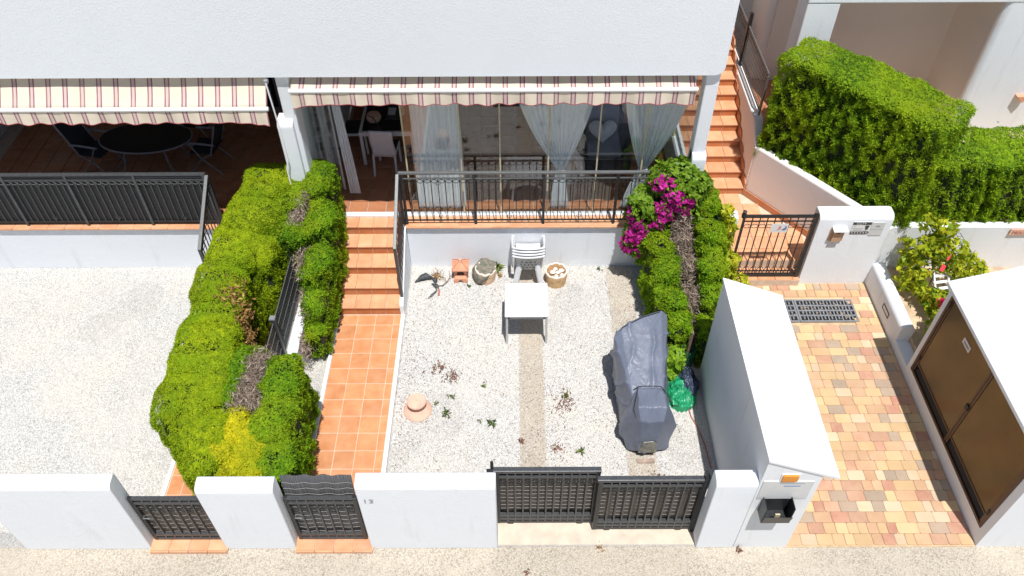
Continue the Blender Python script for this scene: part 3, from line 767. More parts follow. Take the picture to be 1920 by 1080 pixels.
# side glazing toward the stairs
ob('pane', MB().box(2.935, 2.943, 10.76, 14.1, 1.62, 3.95), 'glass', gl)
ob('side_frame', MB().box(2.90, 2.98, 10.75, 14.1, 1.56, 1.63), 'white_metal', gl)
ob('side_wall', MB().box(2.9, 3.0, 10.72, 14.2, TZ, 1.56), 'white', gl)
ob('seal', MB().box(2.92, 2.955, 12.2, 12.23, 1.62, 3.95), 'tan_seal', gl)

# ---------------------------------------------------------------- neighbouring house at the right
nb = thing('neighbour_house', 'white rounded neighbouring house with shaded pinkish recess at upper right', 'house', (8, 14, 1.2))
plan = [(14, 13.0)] + [(8.60-.14*math.sin(t), 13.14-.14*math.cos(t)) for t in np.linspace(0, .9, 9)] + [(8.7, 14.3), (14, 14.3)]
ob('wall', MB().prism(plan, 1.18, 3.82, 'z'), 'white', nb, smooth=35)
arc = [(8.60-.14*math.sin(t), 13.14-.14*math.cos(t)) for t in np.linspace(.9, 1.5, 6)]
ob('recess_wall', MB().prism([(8.7, 14.298)] + arc + [(8.42, 13.95), (8.34, 14.2), (8.1, 14.30), (5.0, 14.31), (5.0, 18), (8.7, 18)], 1.18, 3.82, 'z'), 'recess', nb, smooth=35)
ob('lintel', MB().box(5.05, 14, 12.99, 18, 3.80, 6.4), 'white', nb, bev=.02)
ob('column', MB().box(5.05, 5.62, 13.0, 13.5, 1.2, 3.80), 'white', nb, bev=.02)
ob('pier', MB().box(4.84, 5.14, 14.35, 15.3, 1.5, 6), 'pinkshade_wall', nb)
ob('pier', MB().box(5.5, 6.4, 16.0, 17, 1.5, 6), 'pinkshade_wall', nb)
ob('dark_backsheet', MB().box(4.66, 7, 17.2, 17.3, 1.5, 6), 'dark', nb)  # near-black sheet painting the unlit depth at the porch end
for (x, y, z) in ((7.78, 14.24, 3.60), (9.52, 12.98, 1.98)):
    ob('drain_spout', MB().prism([(x-.1, z), (x+.1, z), (x+.04, z-.14)], y-.08, y+.03, 'y'), 'terra', nb)

# ---------------------------------------------------------------- front walls
def profile(y0, y1, h, r=.09):
    return [(y0, 0), (y0, h-r)] + [(y0+r-r*math.cos(t), h-r+r*math.sin(t)) for t in np.linspace(.15, math.pi/2-.15, 7)] + [(y0+r+.02, h+.004), (y1-.03, h+.012), (y1, h-.02), (y1, 0)]
def fwall(x0, x1, h, label, y0=4.98, y1=5.19):
    o = ob('garden_wall', MB().prism(profile(y0, y1, h), x0, x1, 'x'), 'white', smooth=30, bev=.012); return tag(o, label, 'wall', 'white street walls')
fwall(-6.72, -4.985, 1.66, 'long white street wall at the left end beside the left gate')
fwall(-3.97, -3.0, 1.58, 'short white street wall between the two footpath gates')
w3 = fwall(-1.98, -.245, 1.66, 'long white street wall with house number 13')
text('house_number', '13', .145, (-1.925, 4.972, 1.275), (R(90), 0, 0), 'ink_grey', w3, .003, (1.05, .85, 1))
w4 = fwall(2.455, 2.972, 1.70, 'narrow white wall stub between sliding gate and meter kiosk')
w2l = fwall(3.30, 3.74, 1.55, 'narrow white wall stub left of the iron stair gate', 10.02, 10.22)

# meter kiosk with pent roof and letter box
ki = thing('meter_kiosk', 'white kiosk wall with sloping pent roof beside the paved court', 'kiosk', (3.35, 6.5, 0))
ob('wall', MB().prism([(2.975, 0), (3.695, 0), (3.695, 1.90), (2.975, 2.195)], 4.985, 7.93, 'y'), 'white_smooth', ki)
ob('roof', MB().prism([(2.962, 2.200), (2.962, 2.245), (3.895, 1.872), (3.895, 1.812)], 4.965, 7.96, 'y'), 'white_smooth', ki, bev=.008)
pl = ob('notice_plate', MB().box(3.005, 3.62, 4.972, 4.986, 1.355, 1.765), 'sign_grey', ki)
for z, a, b, m in ((1.715, 3.21, 3.50, 'ink_grey'), (1.655, 3.27, 3.46, 'ink_blue')):
    mb = MB(); x = a
    while x < b:
        q = random.uniform(.008, .02); mb.box(x, x+q, 4.969, 4.9725, z, z+.016); x += q+.006
    ob('print', mb, m, pl)
ob('orange_lamp', MB().prism([(3.205, 1.80), (3.225, 1.785), (3.375, 1.785), (3.395, 1.80), (3.395, 1.905), (3.375, 1.92), (3.225, 1.92), (3.205, 1.905)], 4.952, 4.985, 'y'), 'orange_lamp', ki, bev=.006)
ob('lamp_rim', MB().prism([(3.19, 1.775), (3.41, 1.775), (3.41, 1.932), (3.19, 1.932)], 4.972, 4.986, 'y'), 'sign_white', ki)
lb = thing('letter_box', 'open black metal letter box on the kiosk front', 'letter box', (3.27, 4.9, 1.05))
mb = MB(); x0, x1, y0, y1, z0, z1 = 3.08, 3.44, 4.80, 4.983, 1.05, 1.40
mb.box(x0, x1, y0, y1, z0, z0+.01); mb.box(x0, x0+.008, y0, y1, z0+.01, z1); mb.box(x1-.008, x1, y0, y1, z0+.01, z1); mb.box(x0+.008, x1-.008, y1-.008, y1, z0+.01, z1); mb.prism([(y0, z0+.01), (y0+.006, z0+.01), (y0-.03, z0+.20), (y0-.036, z0+.20)], x0+.008, x1-.008, 'x')
ob('body', mb, 'iron', lb)
ob('lock', MB().box(3.23, 3.29, 4.812, 4.83, 1.10, 1.24), 'tan_seal', lb)

# ---------------------------------------------------------------- utility cabinet on the right
cb = thing('utility_cabinet', 'white rendered utility cabinet with two brown steel doors', 'cabinet', (7.5, 6.5, 0))
bw = MB(); bw.box(6.285, 10, 4.985, 5.11, 0, 2.08); bw.box(6.285, 6.42, 5.11, 7.84, 0, .29); bw.box(6.285, 6.42, 5.11, 7.84, 2.03, 2.08)
bw.box(6.285, 10, 7.84, 7.94, 0, 2.08); bw.box(6.9, 10, 5.11, 7.84, 0, 2.08)
ob('wall', bw, 'white_smooth', cb)
ob('roof', MB().prism([(6.20, 2.075), (6.20, 2.14), (7.3, 2.50), (10.2, 2.50), (10.2, 2.40), (7.3, 2.42)], 4.965, 7.97, 'y'), 'white_smooth', cb, bev=.008)
fr = MB(); fr.box(6.275, 6.31, 5.112, 5.16, .292, 2.028); fr.box(6.275, 6.31, 7.79, 7.838, .292, 2.028); fr.box(6.275, 6.31, 5.16, 7.79, .292, .34); fr.box(6.275, 6.31, 5.16, 7.79, 1.98, 2.028)
ob('door_frame', fr, 'cabinet_frame', cb)
for a, b, lab in ((5.165, 6.445, 'near'), (6.455, 7.785, 'far')):
    d = ob('door', MB().box(6.292, 6.318, a, b, .52, 1.975), 'cabinet', cb, bev=.004)
    e = MB(); e.box(6.284, 6.293, a, a+.035, .345, 1.975); e.box(6.284, 6.293, b-.035, b, .345, 1.975); e.box(6.284, 6.293, a+.035, b-.035, .50, .53)
    ob('edge_frame', e, 'cabinet_frame', d)
    v = MB()
    for z in np.arange(.355, .50, .042): v.prism([(6.30, z), (6.32, z+.03), (6.325, z+.03), (6.305, z)], a+.04, b-.04, 'y')
    ob('vent_slats', v, 'dark', d)
    for z in (.62, 1.85): ob('hinge', MB().box(6.27, 6.29, (a-.02) if a < 6 else b-.02, (a+.02) if a < 6 else b+.02, z-.05, z+.05), 'dark', d)
ob('vent_back', MB().box(6.40, 6.43, 5.16, 7.79, .34, .52), 'dark', cb)
ob('lock', MB().box(6.265, 6.292, 6.43, 6.50, 1.13, 1.22), 'dark', cb)
sg = ob('warning_plate', MB().box(6.287, 6.291, 7.0, 7.21, 1.70, 1.80), 'sign_grey', cb)
mk = MB()
for k in range(6): mk.box(6.285, 6.2872, 7.03+k*.026, 7.045+k*.026, 1.73, 1.765)
ob('print', mk, 'ink', sg)

# low rounded wall of the planting bed
lw = ob('bed_wall', MB().prism([(6.285, 0), (6.285, .44)]+[(6.40-.115*math.cos(t), .44+.10*math.sin(t)) for t in np.linspace(.2, math.pi-.2, 9)]+[(6.515, .44), (6.515, 0)], 8.48, 9.985, 'y'), 'white', smooth=35)
tag(lw, 'low white rounded wall along the planting bed', 'wall')
ob('lower_part', MB().box(6.285, 6.515, 7.94, 8.48, 0, .20), 'white', lw)
fr = MB()
fr.box(6.276, 6.286, 8.93, 9.20, .235, .25); fr.box(6.276, 6.286, 8.93, 9.20, .325, .34); fr.box(6.276, 6.286, 8.93, 8.945, .25, .325); fr.box(6.276, 6.286, 9.185, 9.20, .25, .325)
sl = ob('step_light', fr, 'iron', lw); ob('lens', MB().box(6.28, 6.287, 8.945, 9.185, .25, .325), 'sign_grey', sl)

# gate pillar wall with signs and small brown box
pwall = MB().prism([(9.982, 0), (9.982, 1.50)]+[(10.09-.108*math.cos(t), 1.50+.11*math.sin(t)) for t in np.linspace(.25, math.pi/2, 6)]+[(10.24, 1.61), (10.26, 1.55), (10.26, 0)], 5.075, 6.31, 'x')
pwl = ob('gate_wall', pwall, 'white', smooth=35, bev=.012); tag(pwl, 'white wall right of the iron gate with notice signs', 'wall')
ob('rear_wing', MB().prism([(6.31, 10.02), (6.43, 10.10), (12, 10.07), (12, 10.22), (6.31, 10.24)], 0, 1.26, 'z'), 'white', pwl, bev=.02)
rs = ob('brick_sign', MB().box(8.42, 8.95, 10.055, 10.075, 1.10, 1.23), 'terra_pale', pwl)
text('sign_text', 'PRIVADO', .10, (8.45, 10.052, 1.12), (R(90), 0, 0), 'ink_brick', rs, .002)
cc = ob('camera_notice', MB().box(5.652, 5.958, 9.972, 9.984, 1.225, 1.485), 'sign_white', pwl)
ob('header', MB().box(5.652, 5.958, 9.9695, 9.9725, 1.425, 1.485), 'ink', cc)
text('header_text', 'CCTV', .062, (5.705, 9.969, 1.433), (R(90), 0, 0), 'sign_white', cc, .001)
ob('footer', MB().box(5.652, 5.958, 9.9695, 9.9725, 1.225, 1.275), 'ink', cc)
mb = MB()
for k in range(6): mb.box(5.672+k*.048, 5.692+k*.048, 9.968, 9.97, 1.238, 1.262)
ob('footer_marks', mb, 'sign_grey', cc)
ob('camera_picture', MB().prism([(5.87, 1.41), (5.93, 1.41), (5.935, 1.37), (5.92, 1.36), (5.93, 1.33), (5.90, 1.31), (5.875, 1.33), (5.88, 1.36), (5.865, 1.38)], 9.969, 9.972, 'y'), 'ink', cc)
mb = MB()
for z, a, b in ((1.385, 5.68, 5.70), (1.335, 5.67, 5.84), (1.30, 5.68, 5.83), (1.285, 5.86, 5.92)): mb.box(a, b, 9.9695, 9.972, z, z+.012)
ob('print', mb, 'ink_grey', cc)
ns = ob('white_notice', MB().box(5.972, 6.19, 9.972, 9.984, 1.185, 1.475), 'sign_grey', pwl)
ob('mark', MB().prism([(6.03, 1.41), (6.09, 1.415), (6.13, 1.38), (6.10, 1.375), (6.08, 1.37), (6.05, 1.39)], 9.969, 9.972, 'y'), 'ink_grey', ns)
ob('rule', MB().box(5.975, 6.187, 9.9695, 9.972, 1.318, 1.324), 'ink_grey', ns)
mbx = thing('door_intercom', 'small brown box under a white hood on the gate wall', 'intercom', (5.44, 9.95, 1.1))
ob('case', MB().box(5.315, 5.555, 9.95, 9.983, 1.08, 1.36), 'mailmetal', mbx, bev=.006)
ob('front', MB().box(5.355, 5.515, 9.915, 9.952, 1.09, 1.34), 'mailmetal', mbx, bev=.004)
ob('slot', MB().box(5.40, 5.47, 9.912, 9.917, 1.28, 1.305), 'ink', mbx)
ob('hood', MB().prism([(9.86, 1.352), (9.98, 1.372), (9.98, 1.39), (9.86, 1.366)], 5.325, 5.565, 'x'), 'white_metal', mbx)

# ================================================================ OBJECTS
# ---------------------------------------------------------------- awnings
def awning(label, x0, x1, ybar, zbar, yroll, zroll, crank=None, crumple_r=True):
    t = thing('awning', label, 'awning', ((x0+x1)/2, yroll, zroll), 'striped awnings')
    n = int((x1-x0)/.04)
    def P(i, j):
        x = x0+(x1-x0)*i/(n-1); s = j/8
        y = yroll+(ybar-yroll)*s; z = zroll+(zbar-zroll)*s - .025*math.sin(math.pi*s)*(1+.4*math.sin(x*2.1)) + .004*math.sin(x*9)
        return (x, y, z)
    ob('canopy', MB().grid(P, n, 9), 'awning', t, smooth=60, solid=.002)
    ob('front_bar', MB().tube([(x0-.02, ybar-.02, zbar-.012), (x1+.02, ybar-.02, zbar-.012)], .034, 10), 'white_metal', t, smooth=40)
    ob('roller', MB().tube([(x0-.05, yroll+.03, zroll), (x1+.05, yroll+.03, zroll)], .055, 10), 'white_metal', t, smooth=40)
    hv = .21
    def sc(x): return .011*math.cos((x+20.03)*2*math.pi/.2535*.8)
    def drop(x):
        e = max(0, 1-abs(x-x0)/.25)+max(0, 1-abs(x-x1)/.3)
        return hv+sc(x)+.05*e
    m = int((x1-x0)/.02)
    def V(i, j):
        x = x0+(x1-x0)*i/(m-1); s = j/6; e = max(0, 1-abs(x-x0)/.3)+max(0, 1-abs(x-x1)/.3)
        y = ybar-.03+.014*math.sin(x*7.3+2)*s+.012*math.sin(x*19)*s+ (-.02*s)*1 + .02*e*math.sin(x*31)*s
        return (x, y, zbar-.03-drop(x)*s)
    vv = ob('valance', MB().grid(V, m, 7), 'awning', t, smooth=60)
    ob('hem', MB().tube([Vector(V(i, 6)) for i in range(m)], .006, 5), 'hem', vv)
    for x in (x0+.25, x1-.25):
        a = MB(); xm = x+(.5 if x < (x0+x1)/2 else -.5)
        a.bar((x, yroll, zroll-.08), (xm, (ybar+yroll)/2, (zbar+zroll)/2-.09), .04); a.bar((xm, (ybar+yroll)/2, (zbar+zroll)/2-.09), (x+(.15 if x < xm else -.15), ybar, zbar-.05), .035)
        ob('folding_arm', a, 'white_metal', t)
    if crank:
        ob('gearbox', MB().box(crank[0][0]-.04, crank[0][0]+.03, crank[0][1]+.0, crank[0][1]+.08, crank[0][2]-.02, crank[0][2]+.05), 'grey_metal', t, bev=.02)
        ob('crank_rod', MB().tube(crank, .013, 6), 'white_metal', t, smooth=50)
    return t
awning('striped awning reaching out over the left terrace', -9.2, -3.70, 10.22, 3.605, 10.60, 4.03,
       [(-3.66, 10.32, 3.95), (-3.63, 10.32, 3.2), (-3.62, 10.30, 2.55), (-3.66, 10.28, 2.42), (-3.66, 10.26, 2.1)])
awning('striped awning partly rolled out over the glazed terrace', -3.33, 2.71, 10.34, 3.835, 10.70, 4.01)

# ---------------------------------------------------------------- railings
ring_m = shared('ring', MB().tube([(.047*math.cos(t), 0, .036*math.sin(t)) for t in np.linspace(0, 2*math.pi, 15)[:-1]], .006, 5, True), 'iron', 60)
ring_l = ring_m.copy(); ring_l.materials.clear(); ring_l.materials.append(M['iron_light'])
def scroll_mesh(h, m='iron'):
    mb = MB(); mb.bar((0, 0, 0), (0, 0, h), .014)
    for zc, sgn in ((h*.88, 1), (h*.10, -1)):
        for sx in (-1, 1):
            pts = [(sx*(.004+.028*math.sin(t)), 0, zc+sgn*(.03-.05*(1-math.cos(t))*.5)+sgn*.012*math.sin(2*t)) for t in np.linspace(0, 2.6, 9)]
            mb.tube(pts, .006, 5)
        mb.lathe([(0, -.018), (.014, 0), (0, .018)], (0, 0, zc-sgn*.05), 8)
    for zc in (h*.5, h*.68): mb.lathe([(0, -.025), (.014, 0), (0, .025)], (0, 0, zc), 8)
    return shared('scroll_baluster', mb, m)
def railing(label, x0, x1, posts, y, zb, zt, npp, mbar='iron', mtop='iron_light', group='black iron railings', panel=None, ringm=None):
    t = thing('railing', label, 'railing', ((x0+x1)/2, y, zb), group)
    ob('top_rail', MB().box(x0, x1, y-.028, y+.028, zt-.022, zt+.022), mtop, t, bev=.008)
    ob('rail', MB().box(x0, x1, y-.012, y+.012, zt-.125, zt-.105), mtop, t)
    ob('rail', MB().box(x0, x1, y-.012, y+.012, zb+.075, zb+.095), 'iron', t)
    pm = shared('post', MB().box(-.022, .022, -.022, .022, 0, zt-zb-.02), mbar)
    for p in posts: inst('post', pm, t, (p, y, zb+.005))
    h = zt-.115-(zb+.085); bm_ = shared('baluster', MB().box(-.007, .007, -.007, .007, 0, h), mbar); sm_ = scroll_mesh(h, mbar)
    for a, b in zip(posts[:-1], posts[1:]):
        st_ = (b-a)/npp
        for k in range(1, npp):
            x = a+st_*k
            if k == npp//2: inst('scroll_baluster', sm_, t, (x, y, zb+.085))
            else: inst('baluster', bm_, t, (x, y, zb+.085))
        for k in range(npp): inst('ring', ring_l if ringm else ring_m, t, (a+st_*(k+.5), y-.002, zt-.175), scale=(st_/.117, 1, 1))
    if panel:
        ob('screen', MB().box(x0, x1, y+.02, y+.026, zb+.03, zt-.03), panel, t)
    return t
railing('black iron railing with ring row in front of the glazed terrace', -1.93, 2.95, [-1.88, -.674, .499, 1.726, 2.92], 10.50, TZ+.02, 2.14, 10)
lrail = railing('black iron railing with dark backing screen along the left terrace', -10.0, -5.12, [-9.7, -8.53, -7.47, -6.33, -5.16], 10.50, TZ+.02, 2.14, 10, 'iron_grey', 'iron_grey', panel='dark', ringm='iron_light')
ob('screen_roll', MB().tube([(-10, 10.53, 2.08), (-8, 10.535, 2.085), (-6.5, 10.53, 2.075), (-5.15, 10.53, 2.08)], .045, 8), 'charcoal', lrail, smooth=50)
def stair_rail(label, x, mt):
    t = thing('stair_railing', label, 'railing', (x, 9.9, 0), 'sloping stair railings')
    y0, y1 = 9.36, 10.46; zt0, zt1, zb0, zb1 = 1.50, 2.14, .42, 1.06
    ob('handrail', MB().bar((x, y0-.02, zt0), (x, y1, zt1), .055, .045), mt, t, bev=.006)
    ob('lower_rail', MB().bar((x, y0, zb0), (x, y1, zb1), .022, .02), 'iron', t)
    ob('upper_rail', MB().bar((x, y0, zt0-.11), (x, y1, zt1-.11), .022, .02), 'iron', t)
    ob('post', MB().bar((x, y0, .12), (x, y0, zt0), .05, .05), 'iron_grey', t); ob('post', MB().bar((x, y1, TZ-.06), (x, y1, zt1), .045, .045), 'iron', t)
    for k in range(1, 10):
        f = k/10; yy = y0+(y1-y0)*f
        ob('baluster', MB().bar((x, yy, zb0+(zb1-zb0)*f), (x, yy, zt0-.11+(zt1-zt0)*f), .014), 'iron', t)
        inst('ring', ring_m, t, (x, yy+.05, zt0-.17+(zt1-zt0)*(f+.05)), (0, 0, R(90)))
    return t
stair_rail('sloping iron handrail beside the middle terracotta stairs', -1.935, 'iron_light')
stair_rail('sloping iron handrail beside the left stairs by the hedge', -5.085, 'iron_light')

# ---------------------------------------------------------------- footpath gates
def foot_gate(label, x0, x1, y, z0, z1, nb, mat_h=None, reed='reed'):
    t = thing('gate', label, 'gate', ((x0+x1)/2, y, 0), 'black footpath gates')
    w = .055
    for xa in (x0, x1-w): ob('frame_post', MB().box(xa, xa+w, y-.025, y+.025, z0, z1), 'iron', t, bev=.005)
    for nm, z in (('top_rail', z1-.045), ('rail', z1-.15), ('rail', z0+.10), ('bottom_rail', z0+.0)):
        ob(nm, MB().box(x0+w, x1-w, y-.022, y+.022, z, z+.042), 'iron_grey', t)
    st_ = (x1-x0-2*w)/nb
    bm_ = shared('bar', MB().box(-.009, .009, -.009, .009, 0, z1-z0-.06), 'iron_grey')
    for k in range(1, nb): inst('bar', bm_, t, (x0+w+st_*k, y-.012, z0+.03))
    for k in range(nb): inst('ring', ring_m, t, (x0+w+st_*(k+.5), y-.02, z1-.235), scale=(st_/.105, 1, 1.1))
    hh = mat_h or z1-z0-.05
    n = 40
    def P(i, j):
        x = x0+.02+(x1-x0-.04)*i/(n-1); s = j/6
        lean = .05*max(0, s*hh-(z1-z0))/.4
        return (x, y+.035+.008*math.sin(x*23)+lean, z0+.06+(hh-.06+(.012*math.sin(x*31+1) if j == 6 else 0))*s)
    rs = ob('reed_screen', MB().grid(P, n, 7), reed, t, smooth=60, solid=.008)
    for z in np.arange(z0+.15, z0+hh-.03, .11):
        s = (z-z0-.06)/(hh-.06)
        ob('binding_wire', MB().tube([(x0+.03+(x1-x0-.06)*k/12, y+.026+.008*math.sin((x0+.02+(x1-x0-.04)*k/12)*23)+.05*max(0, s*hh-(z1-z0))/.4, z+.006*math.sin(k*1.9+z*9)) for k in range(13)], .0035, 4), 'wire', rs)
    ob('handle', MB().tube([(x0+.09, y-.03, z0+.62*(z1-z0)), (x0+.09, y-.07, z0+.62*(z1-z0)), (x0+.18, y-.07, z0+.62*(z1-z0))], .01, 6), 'iron_light', t)
    return t
foot_gate('black iron footpath gate with brown reed screen at the left', -4.955, -4.0, 5.10, .085, 1.20, 7, None, 'reed_brown')
g2 = foot_gate('black iron footpath gate with tall grey reed screen beside number 13', -2.97, -2.03, 5.10, .085, 1.20, 7, 1.50, 'reed')
for x0, x1, lb in ((-4.975, -3.955, 'terracotta threshold tiles under the left footpath gate'), (-2.99, -1.965, 'terracotta threshold tiles under the gate beside number 13')):
    t = ob('threshold', MB().box(x0-.02, x1+.02, 4.93, 5.14, 0, .052), 'grout'); tag(t, lb, 'threshold')
    for k in range(4):
        a = x0-.015+(x1-x0+.03)*k/4; b = x0-.015+(x1-x0+.03)*(k+1)/4
        inst('tile', tile_mesh(b-a-.008, .20, .016, 'tile_step'), t, ((a+b)/2, 5.032, .066))
        inst('tile', tile_mesh(b-a-.008, .022, .05, 'tile_step'), t, ((a+b)/2, 4.918, .060))

# ---------------------------------------------------------------- sliding gate
def slide_leaf(label, x0, x1, y, z0, z1, nb, peg=False):
    t = thing('sliding_gate_leaf', label, 'gate', ((x0+x1)/2, y, 0), 'sliding driveway gate leaves')
    w = .06; 
    for xa in (x0, x1-w): ob('frame_post', MB().box(xa, xa+w, y-.03, y+.03, z0, z1-.06), 'iron', t, bev=.005)
    ob('top_rail', MB().box(x0-.02, x1+.005, y-.035, y+.035, z1-.06, z1), 'iron_grey', t, bev=.006)
    for nm, z, m in (('rail', z1-.19, 'iron_grey'), ('rail', z0+.16, 'iron_grey'), ('rail', z0+.07, 'iron_grey'), ('bottom_rail', z0, 'iron')):
        ob(nm, MB().box(x0+w, x1-w, y-.024, y+.024, z, z+.045), m, t)
    st_ = (x1-x0-2*w)/nb
    bm_ = shared('bar', MB().box(-.010, .010, -.010, .010, 0, z1-z0-.08), 'iron_grey')
    for k in range(1, nb): inst('bar', bm_, t, (x0+w+st_*k, y-.016, z0+.03))
    for k in range(nb): inst('ring', ring_m, t, (x0+w+st_*(k+.5), y-.024, z1-.27), scale=(st_/.105, 1, 1.1))
    n = 60
    def P(i, j):
        x = x0+.05+(x1-x0-.10)*i/(n-1)
        return (x, y+.035+.006*math.sin(x*19), z0+.10+(z1-z0-.17)*j/5)
    rs = ob('reed_screen', MB().grid(P, n, 6), 'reed_brown', t, smooth=60, solid=.008)
    for z in np.arange(z0+.32, z1-.34, .095):
        ob('binding_wire', MB().tube([(x0+.07+(x1-x0-.14)*k/16, y+.025, z+.006*math.sin(k*1.7+z*11)) for k in range(17)], .0035, 4), 'wire', rs)
    sl = MB()
    for x in np.arange(x0+.1, x1-.08, .026):
        if random.random() < .6: sl.box(x, x+.006, y+.026, y+.032, z1-.37-random.uniform(0, .05), z1-.12)
    ob('loose_reeds', sl, 'wire', rs)
    for x in (x0+.2, x1-.2): ob('wheel', MB().tube([(x, y-.02, z0-.02), (x, y+.02, z0-.02)], .045, 12), 'iron', t)
    if peg:
        ob('end_stop', MB().box(x0-.10, x0-.02, y-.02, y+.02, z1-.06, z1-.02), 'iron', t); ob('end_stop', MB().box(x0-.05, x0-.01, y+.0, y+.02, z1-.02, z1+.16), 'iron', t)
    return t
slide_leaf('rear sliding gate leaf half hidden behind the number 13 wall', -.27, 1.09, 5.35, .07, 1.44, 12, True)
slide_leaf('front sliding gate leaf next to the meter kiosk', 1.06, 2.45, 5.25, .07, 1.385, 12)
ob('guide_post', MB().box(2.40, 2.455, 5.20, 5.31, 0, 1.46), 'iron')
tag(bpy.data.objects['guide_post'], 'black guide post at the kiosk end of the sliding gate', 'post')

# ---------------------------------------------------------------- iron gate at the foot of the outside stairs
ig = thing('iron_gate', 'black iron bar gate with rings at the outside stairs', 'gate', (4.4, 9.98, .2))
x0, x1, y, z0, z1 = 3.80, 5.04, 10.0, .21, 1.62
ob('frame_post', MB().box(x0, x0+.035, y-.02, y+.02, z0, z1), 'iron', ig); ob('frame_post', MB().box(x1-.07, x1, y-.03, y+.03, z0-.02, z1+.02), 'iron', ig)
ob('top_rail', MB().box(x0+.035, x1-.07, y-.02, y+.02, z1-.045, z1), 'iron', ig)
for z in (z1-.14, z0+.10): ob('rail', MB().box(x0+.035, x1-.07, y-.01, y+.01, z, z+.018), 'iron', ig)
ob('bottom_rail', MB().box(x0+.035, x1-.07, y-.022, y+.022, z0-.01, z0+.04), 'iron', ig)
bm_ = shared('bar', MB().box(-.008, .008, -.008, .008, 0, z1-z0-.05), 'iron')
st_ = (x1-x0-.105)/9
for k in range(1, 9): inst('bar', bm_, ig, (x0+.035+st_*k, y, z0+.02))
for k in range(9): inst('ring', ring_m, ig, (x0+.035+st_*(k+.5), y, z1-.24), scale=(st_/.1, 1, 1.1))
for k in range(9):
    for s_ in (-1, 1): ob('brace', MB().bar((x0+.035+st_*(k+.5)-s_*st_*.35, y, z0+.03), (x0+.035+st_*(k+.5)+s_*st_*.35, y, z0+.22), .008), 'iron', ig)
ob('post_knob', MB().lathe([(0, 0), (.04, .0), (.045, .06), (.03, .10), (.035, .13), (0, .16)], (x0-.0, y, z1-.04), 10), 'iron', ig, smooth=50)
sgn = ob('sign', MB().box(4.29, 4.58, y-.03, y-.024, 1.262, 1.452), 'sign_white', ig)
ob('red_mark', MB().prism([(4.39, 1.31), (4.42, 1.335), (4.43, 1.40), (4.455, 1.42), (4.46, 1.35), (4.44, 1.33), (4.41, 1.315)], y-.034, y-.03, 'y'), 'ink_red', sgn)
ob('blue_mark', MB().prism([(4.48, 1.33), (4.51, 1.315), (4.55, 1.325), (4.56, 1.36), (4.545, 1.41), (4.53, 1.41), (4.535, 1.37), (4.51, 1.35)], y-.034, y-.03, 'y'), 'ink_blue', sgn)

# ---------------------------------------------------------------- drain grates
def grate(label, x0, x1, y0, y1, nx):
    t = thing('drain_grate', label, 'grate', ((x0+x1)/2, (y0+y1)/2, .03), 'iron drain grates')
    f = MB(); z0, z1 = .026, .048; w = .03
    f.box(x0, x1, y0, y0+w, z0, z1); f.box(x0, x1, y1-w, y1, z0, z1); f.box(x0, x0+w, y0+w, y1-w, z0, z1); f.box(x1-w, x1, y0+w, y1-w, z0, z1)
    ny = 4; sx = (x1-x0-2*w)/nx; sy = (y1-y0-2*w)/ny
    for k in range(1, ny): f.box(x0+w, x1-w, y0+w+sy*k-.014, y0+w+sy*k+.014, z0, z1-.001)
    for k in range(1, nx): f.box(x0+w+sx*k-.010, x0+w+sx*k+.010, y0+w, y1-w, z0, z1-.0005)
    for k in range(nx):
        for j in range(ny):
            cx = x0+w+sx*(k+.5); f.box(cx-.012, cx+.012, y0+w+sy*(j+.25), y0+w+sy*(j+.80), z0, z1-.002)
    ob('grid', f, 'grey_metal', t)
    ob('sump', MB().box(x0+.01, x1-.01, y0+.01, y1-.01, .0165, .022), 'dark', t)
    lv = MB()
    for _ in range(30):
        x, yy = random.uniform(x0+.05, x1-.05), random.uniform(y0+.05, y1-.05); a = random.uniform(0, 3)
        lv.bar((x, yy, .027), (x+.035*math.cos(a), yy+.035*math.sin(a), .03), .016, .003)
    ob('fallen_leaves', lv, 'wood', t)
grate('right drain grate crossing the paved court below the gate wall', 4.90, 5.91, 9.037, 9.555, 8)
grate('left drain grate half hidden behind the kiosk roof', 3.9, 4.89, 9.037, 9.555, 8)

# ---------------------------------------------------------------- wire railing on the stair wall
wr = thing('wire_railing', 'thin bar railing with dark post on the stair wall', 'railing', (4.54, 13.5, 1.8))
ob('post', MB().bar((4.56, 14.37, 1.78), (4.56, 14.37, 2.92), .07, .07), 'iron', wr)
ob('post', MB().bar((4.56, 12.62, 1.80), (4.56, 12.62, 2.62), .03, .03), 'iron_light', wr)
for z in (1.88, 2.58, 2.66): ob('rail', MB().bar((4.56, 12.62, z), (4.56, 17, z), .022), 'iron_light', wr)
bm_ = shared('bar', MB().box(-.006, .006, -.006, .006, 0, .78), 'iron_light')
for yy in np.arange(12.7, 16.5, .085): inst('bar', bm_, wr, (4.56, yy, 1.88))

# ---------------------------------------------------------------- furniture of the left terrace
tb = thing('oval_table', 'oval black glass garden table on the left terrace', 'table', (-6.76, 12.12, TZ))
tp = MB().lathe([(0, .70), (.98, .70), (1, .708), (.995, .722), (0, .722)], (0, 0, 0), 48)
tp.v = [(-6.76+x*.84, 12.12+yy*.48, z+TZ) for x, yy, z in tp.v]
ob('top', tp, 'blackglass', tb, smooth=40)
ob('rim', MB().tube([(-6.76+.84*math.cos(t), 12.12+.48*math.sin(t), TZ+.708) for t in np.linspace(0, 2*math.pi, 49)[:-1]], .016, 6, True), 'steelblue', tb, smooth=50)
for sx, sy in ((-1, -1), (1, -1), (-1, 1), (1, 1)):
    ob('leg', MB().tube([(-6.76+sx*.35, 12.12+sy*.22, TZ+.70), (-6.76+sx*.40, 12.12+sy*.30, TZ+.35), (-6.76+sx*.52, 12.12+sy*.36, TZ)], .018, 6), 'steelblue', tb)
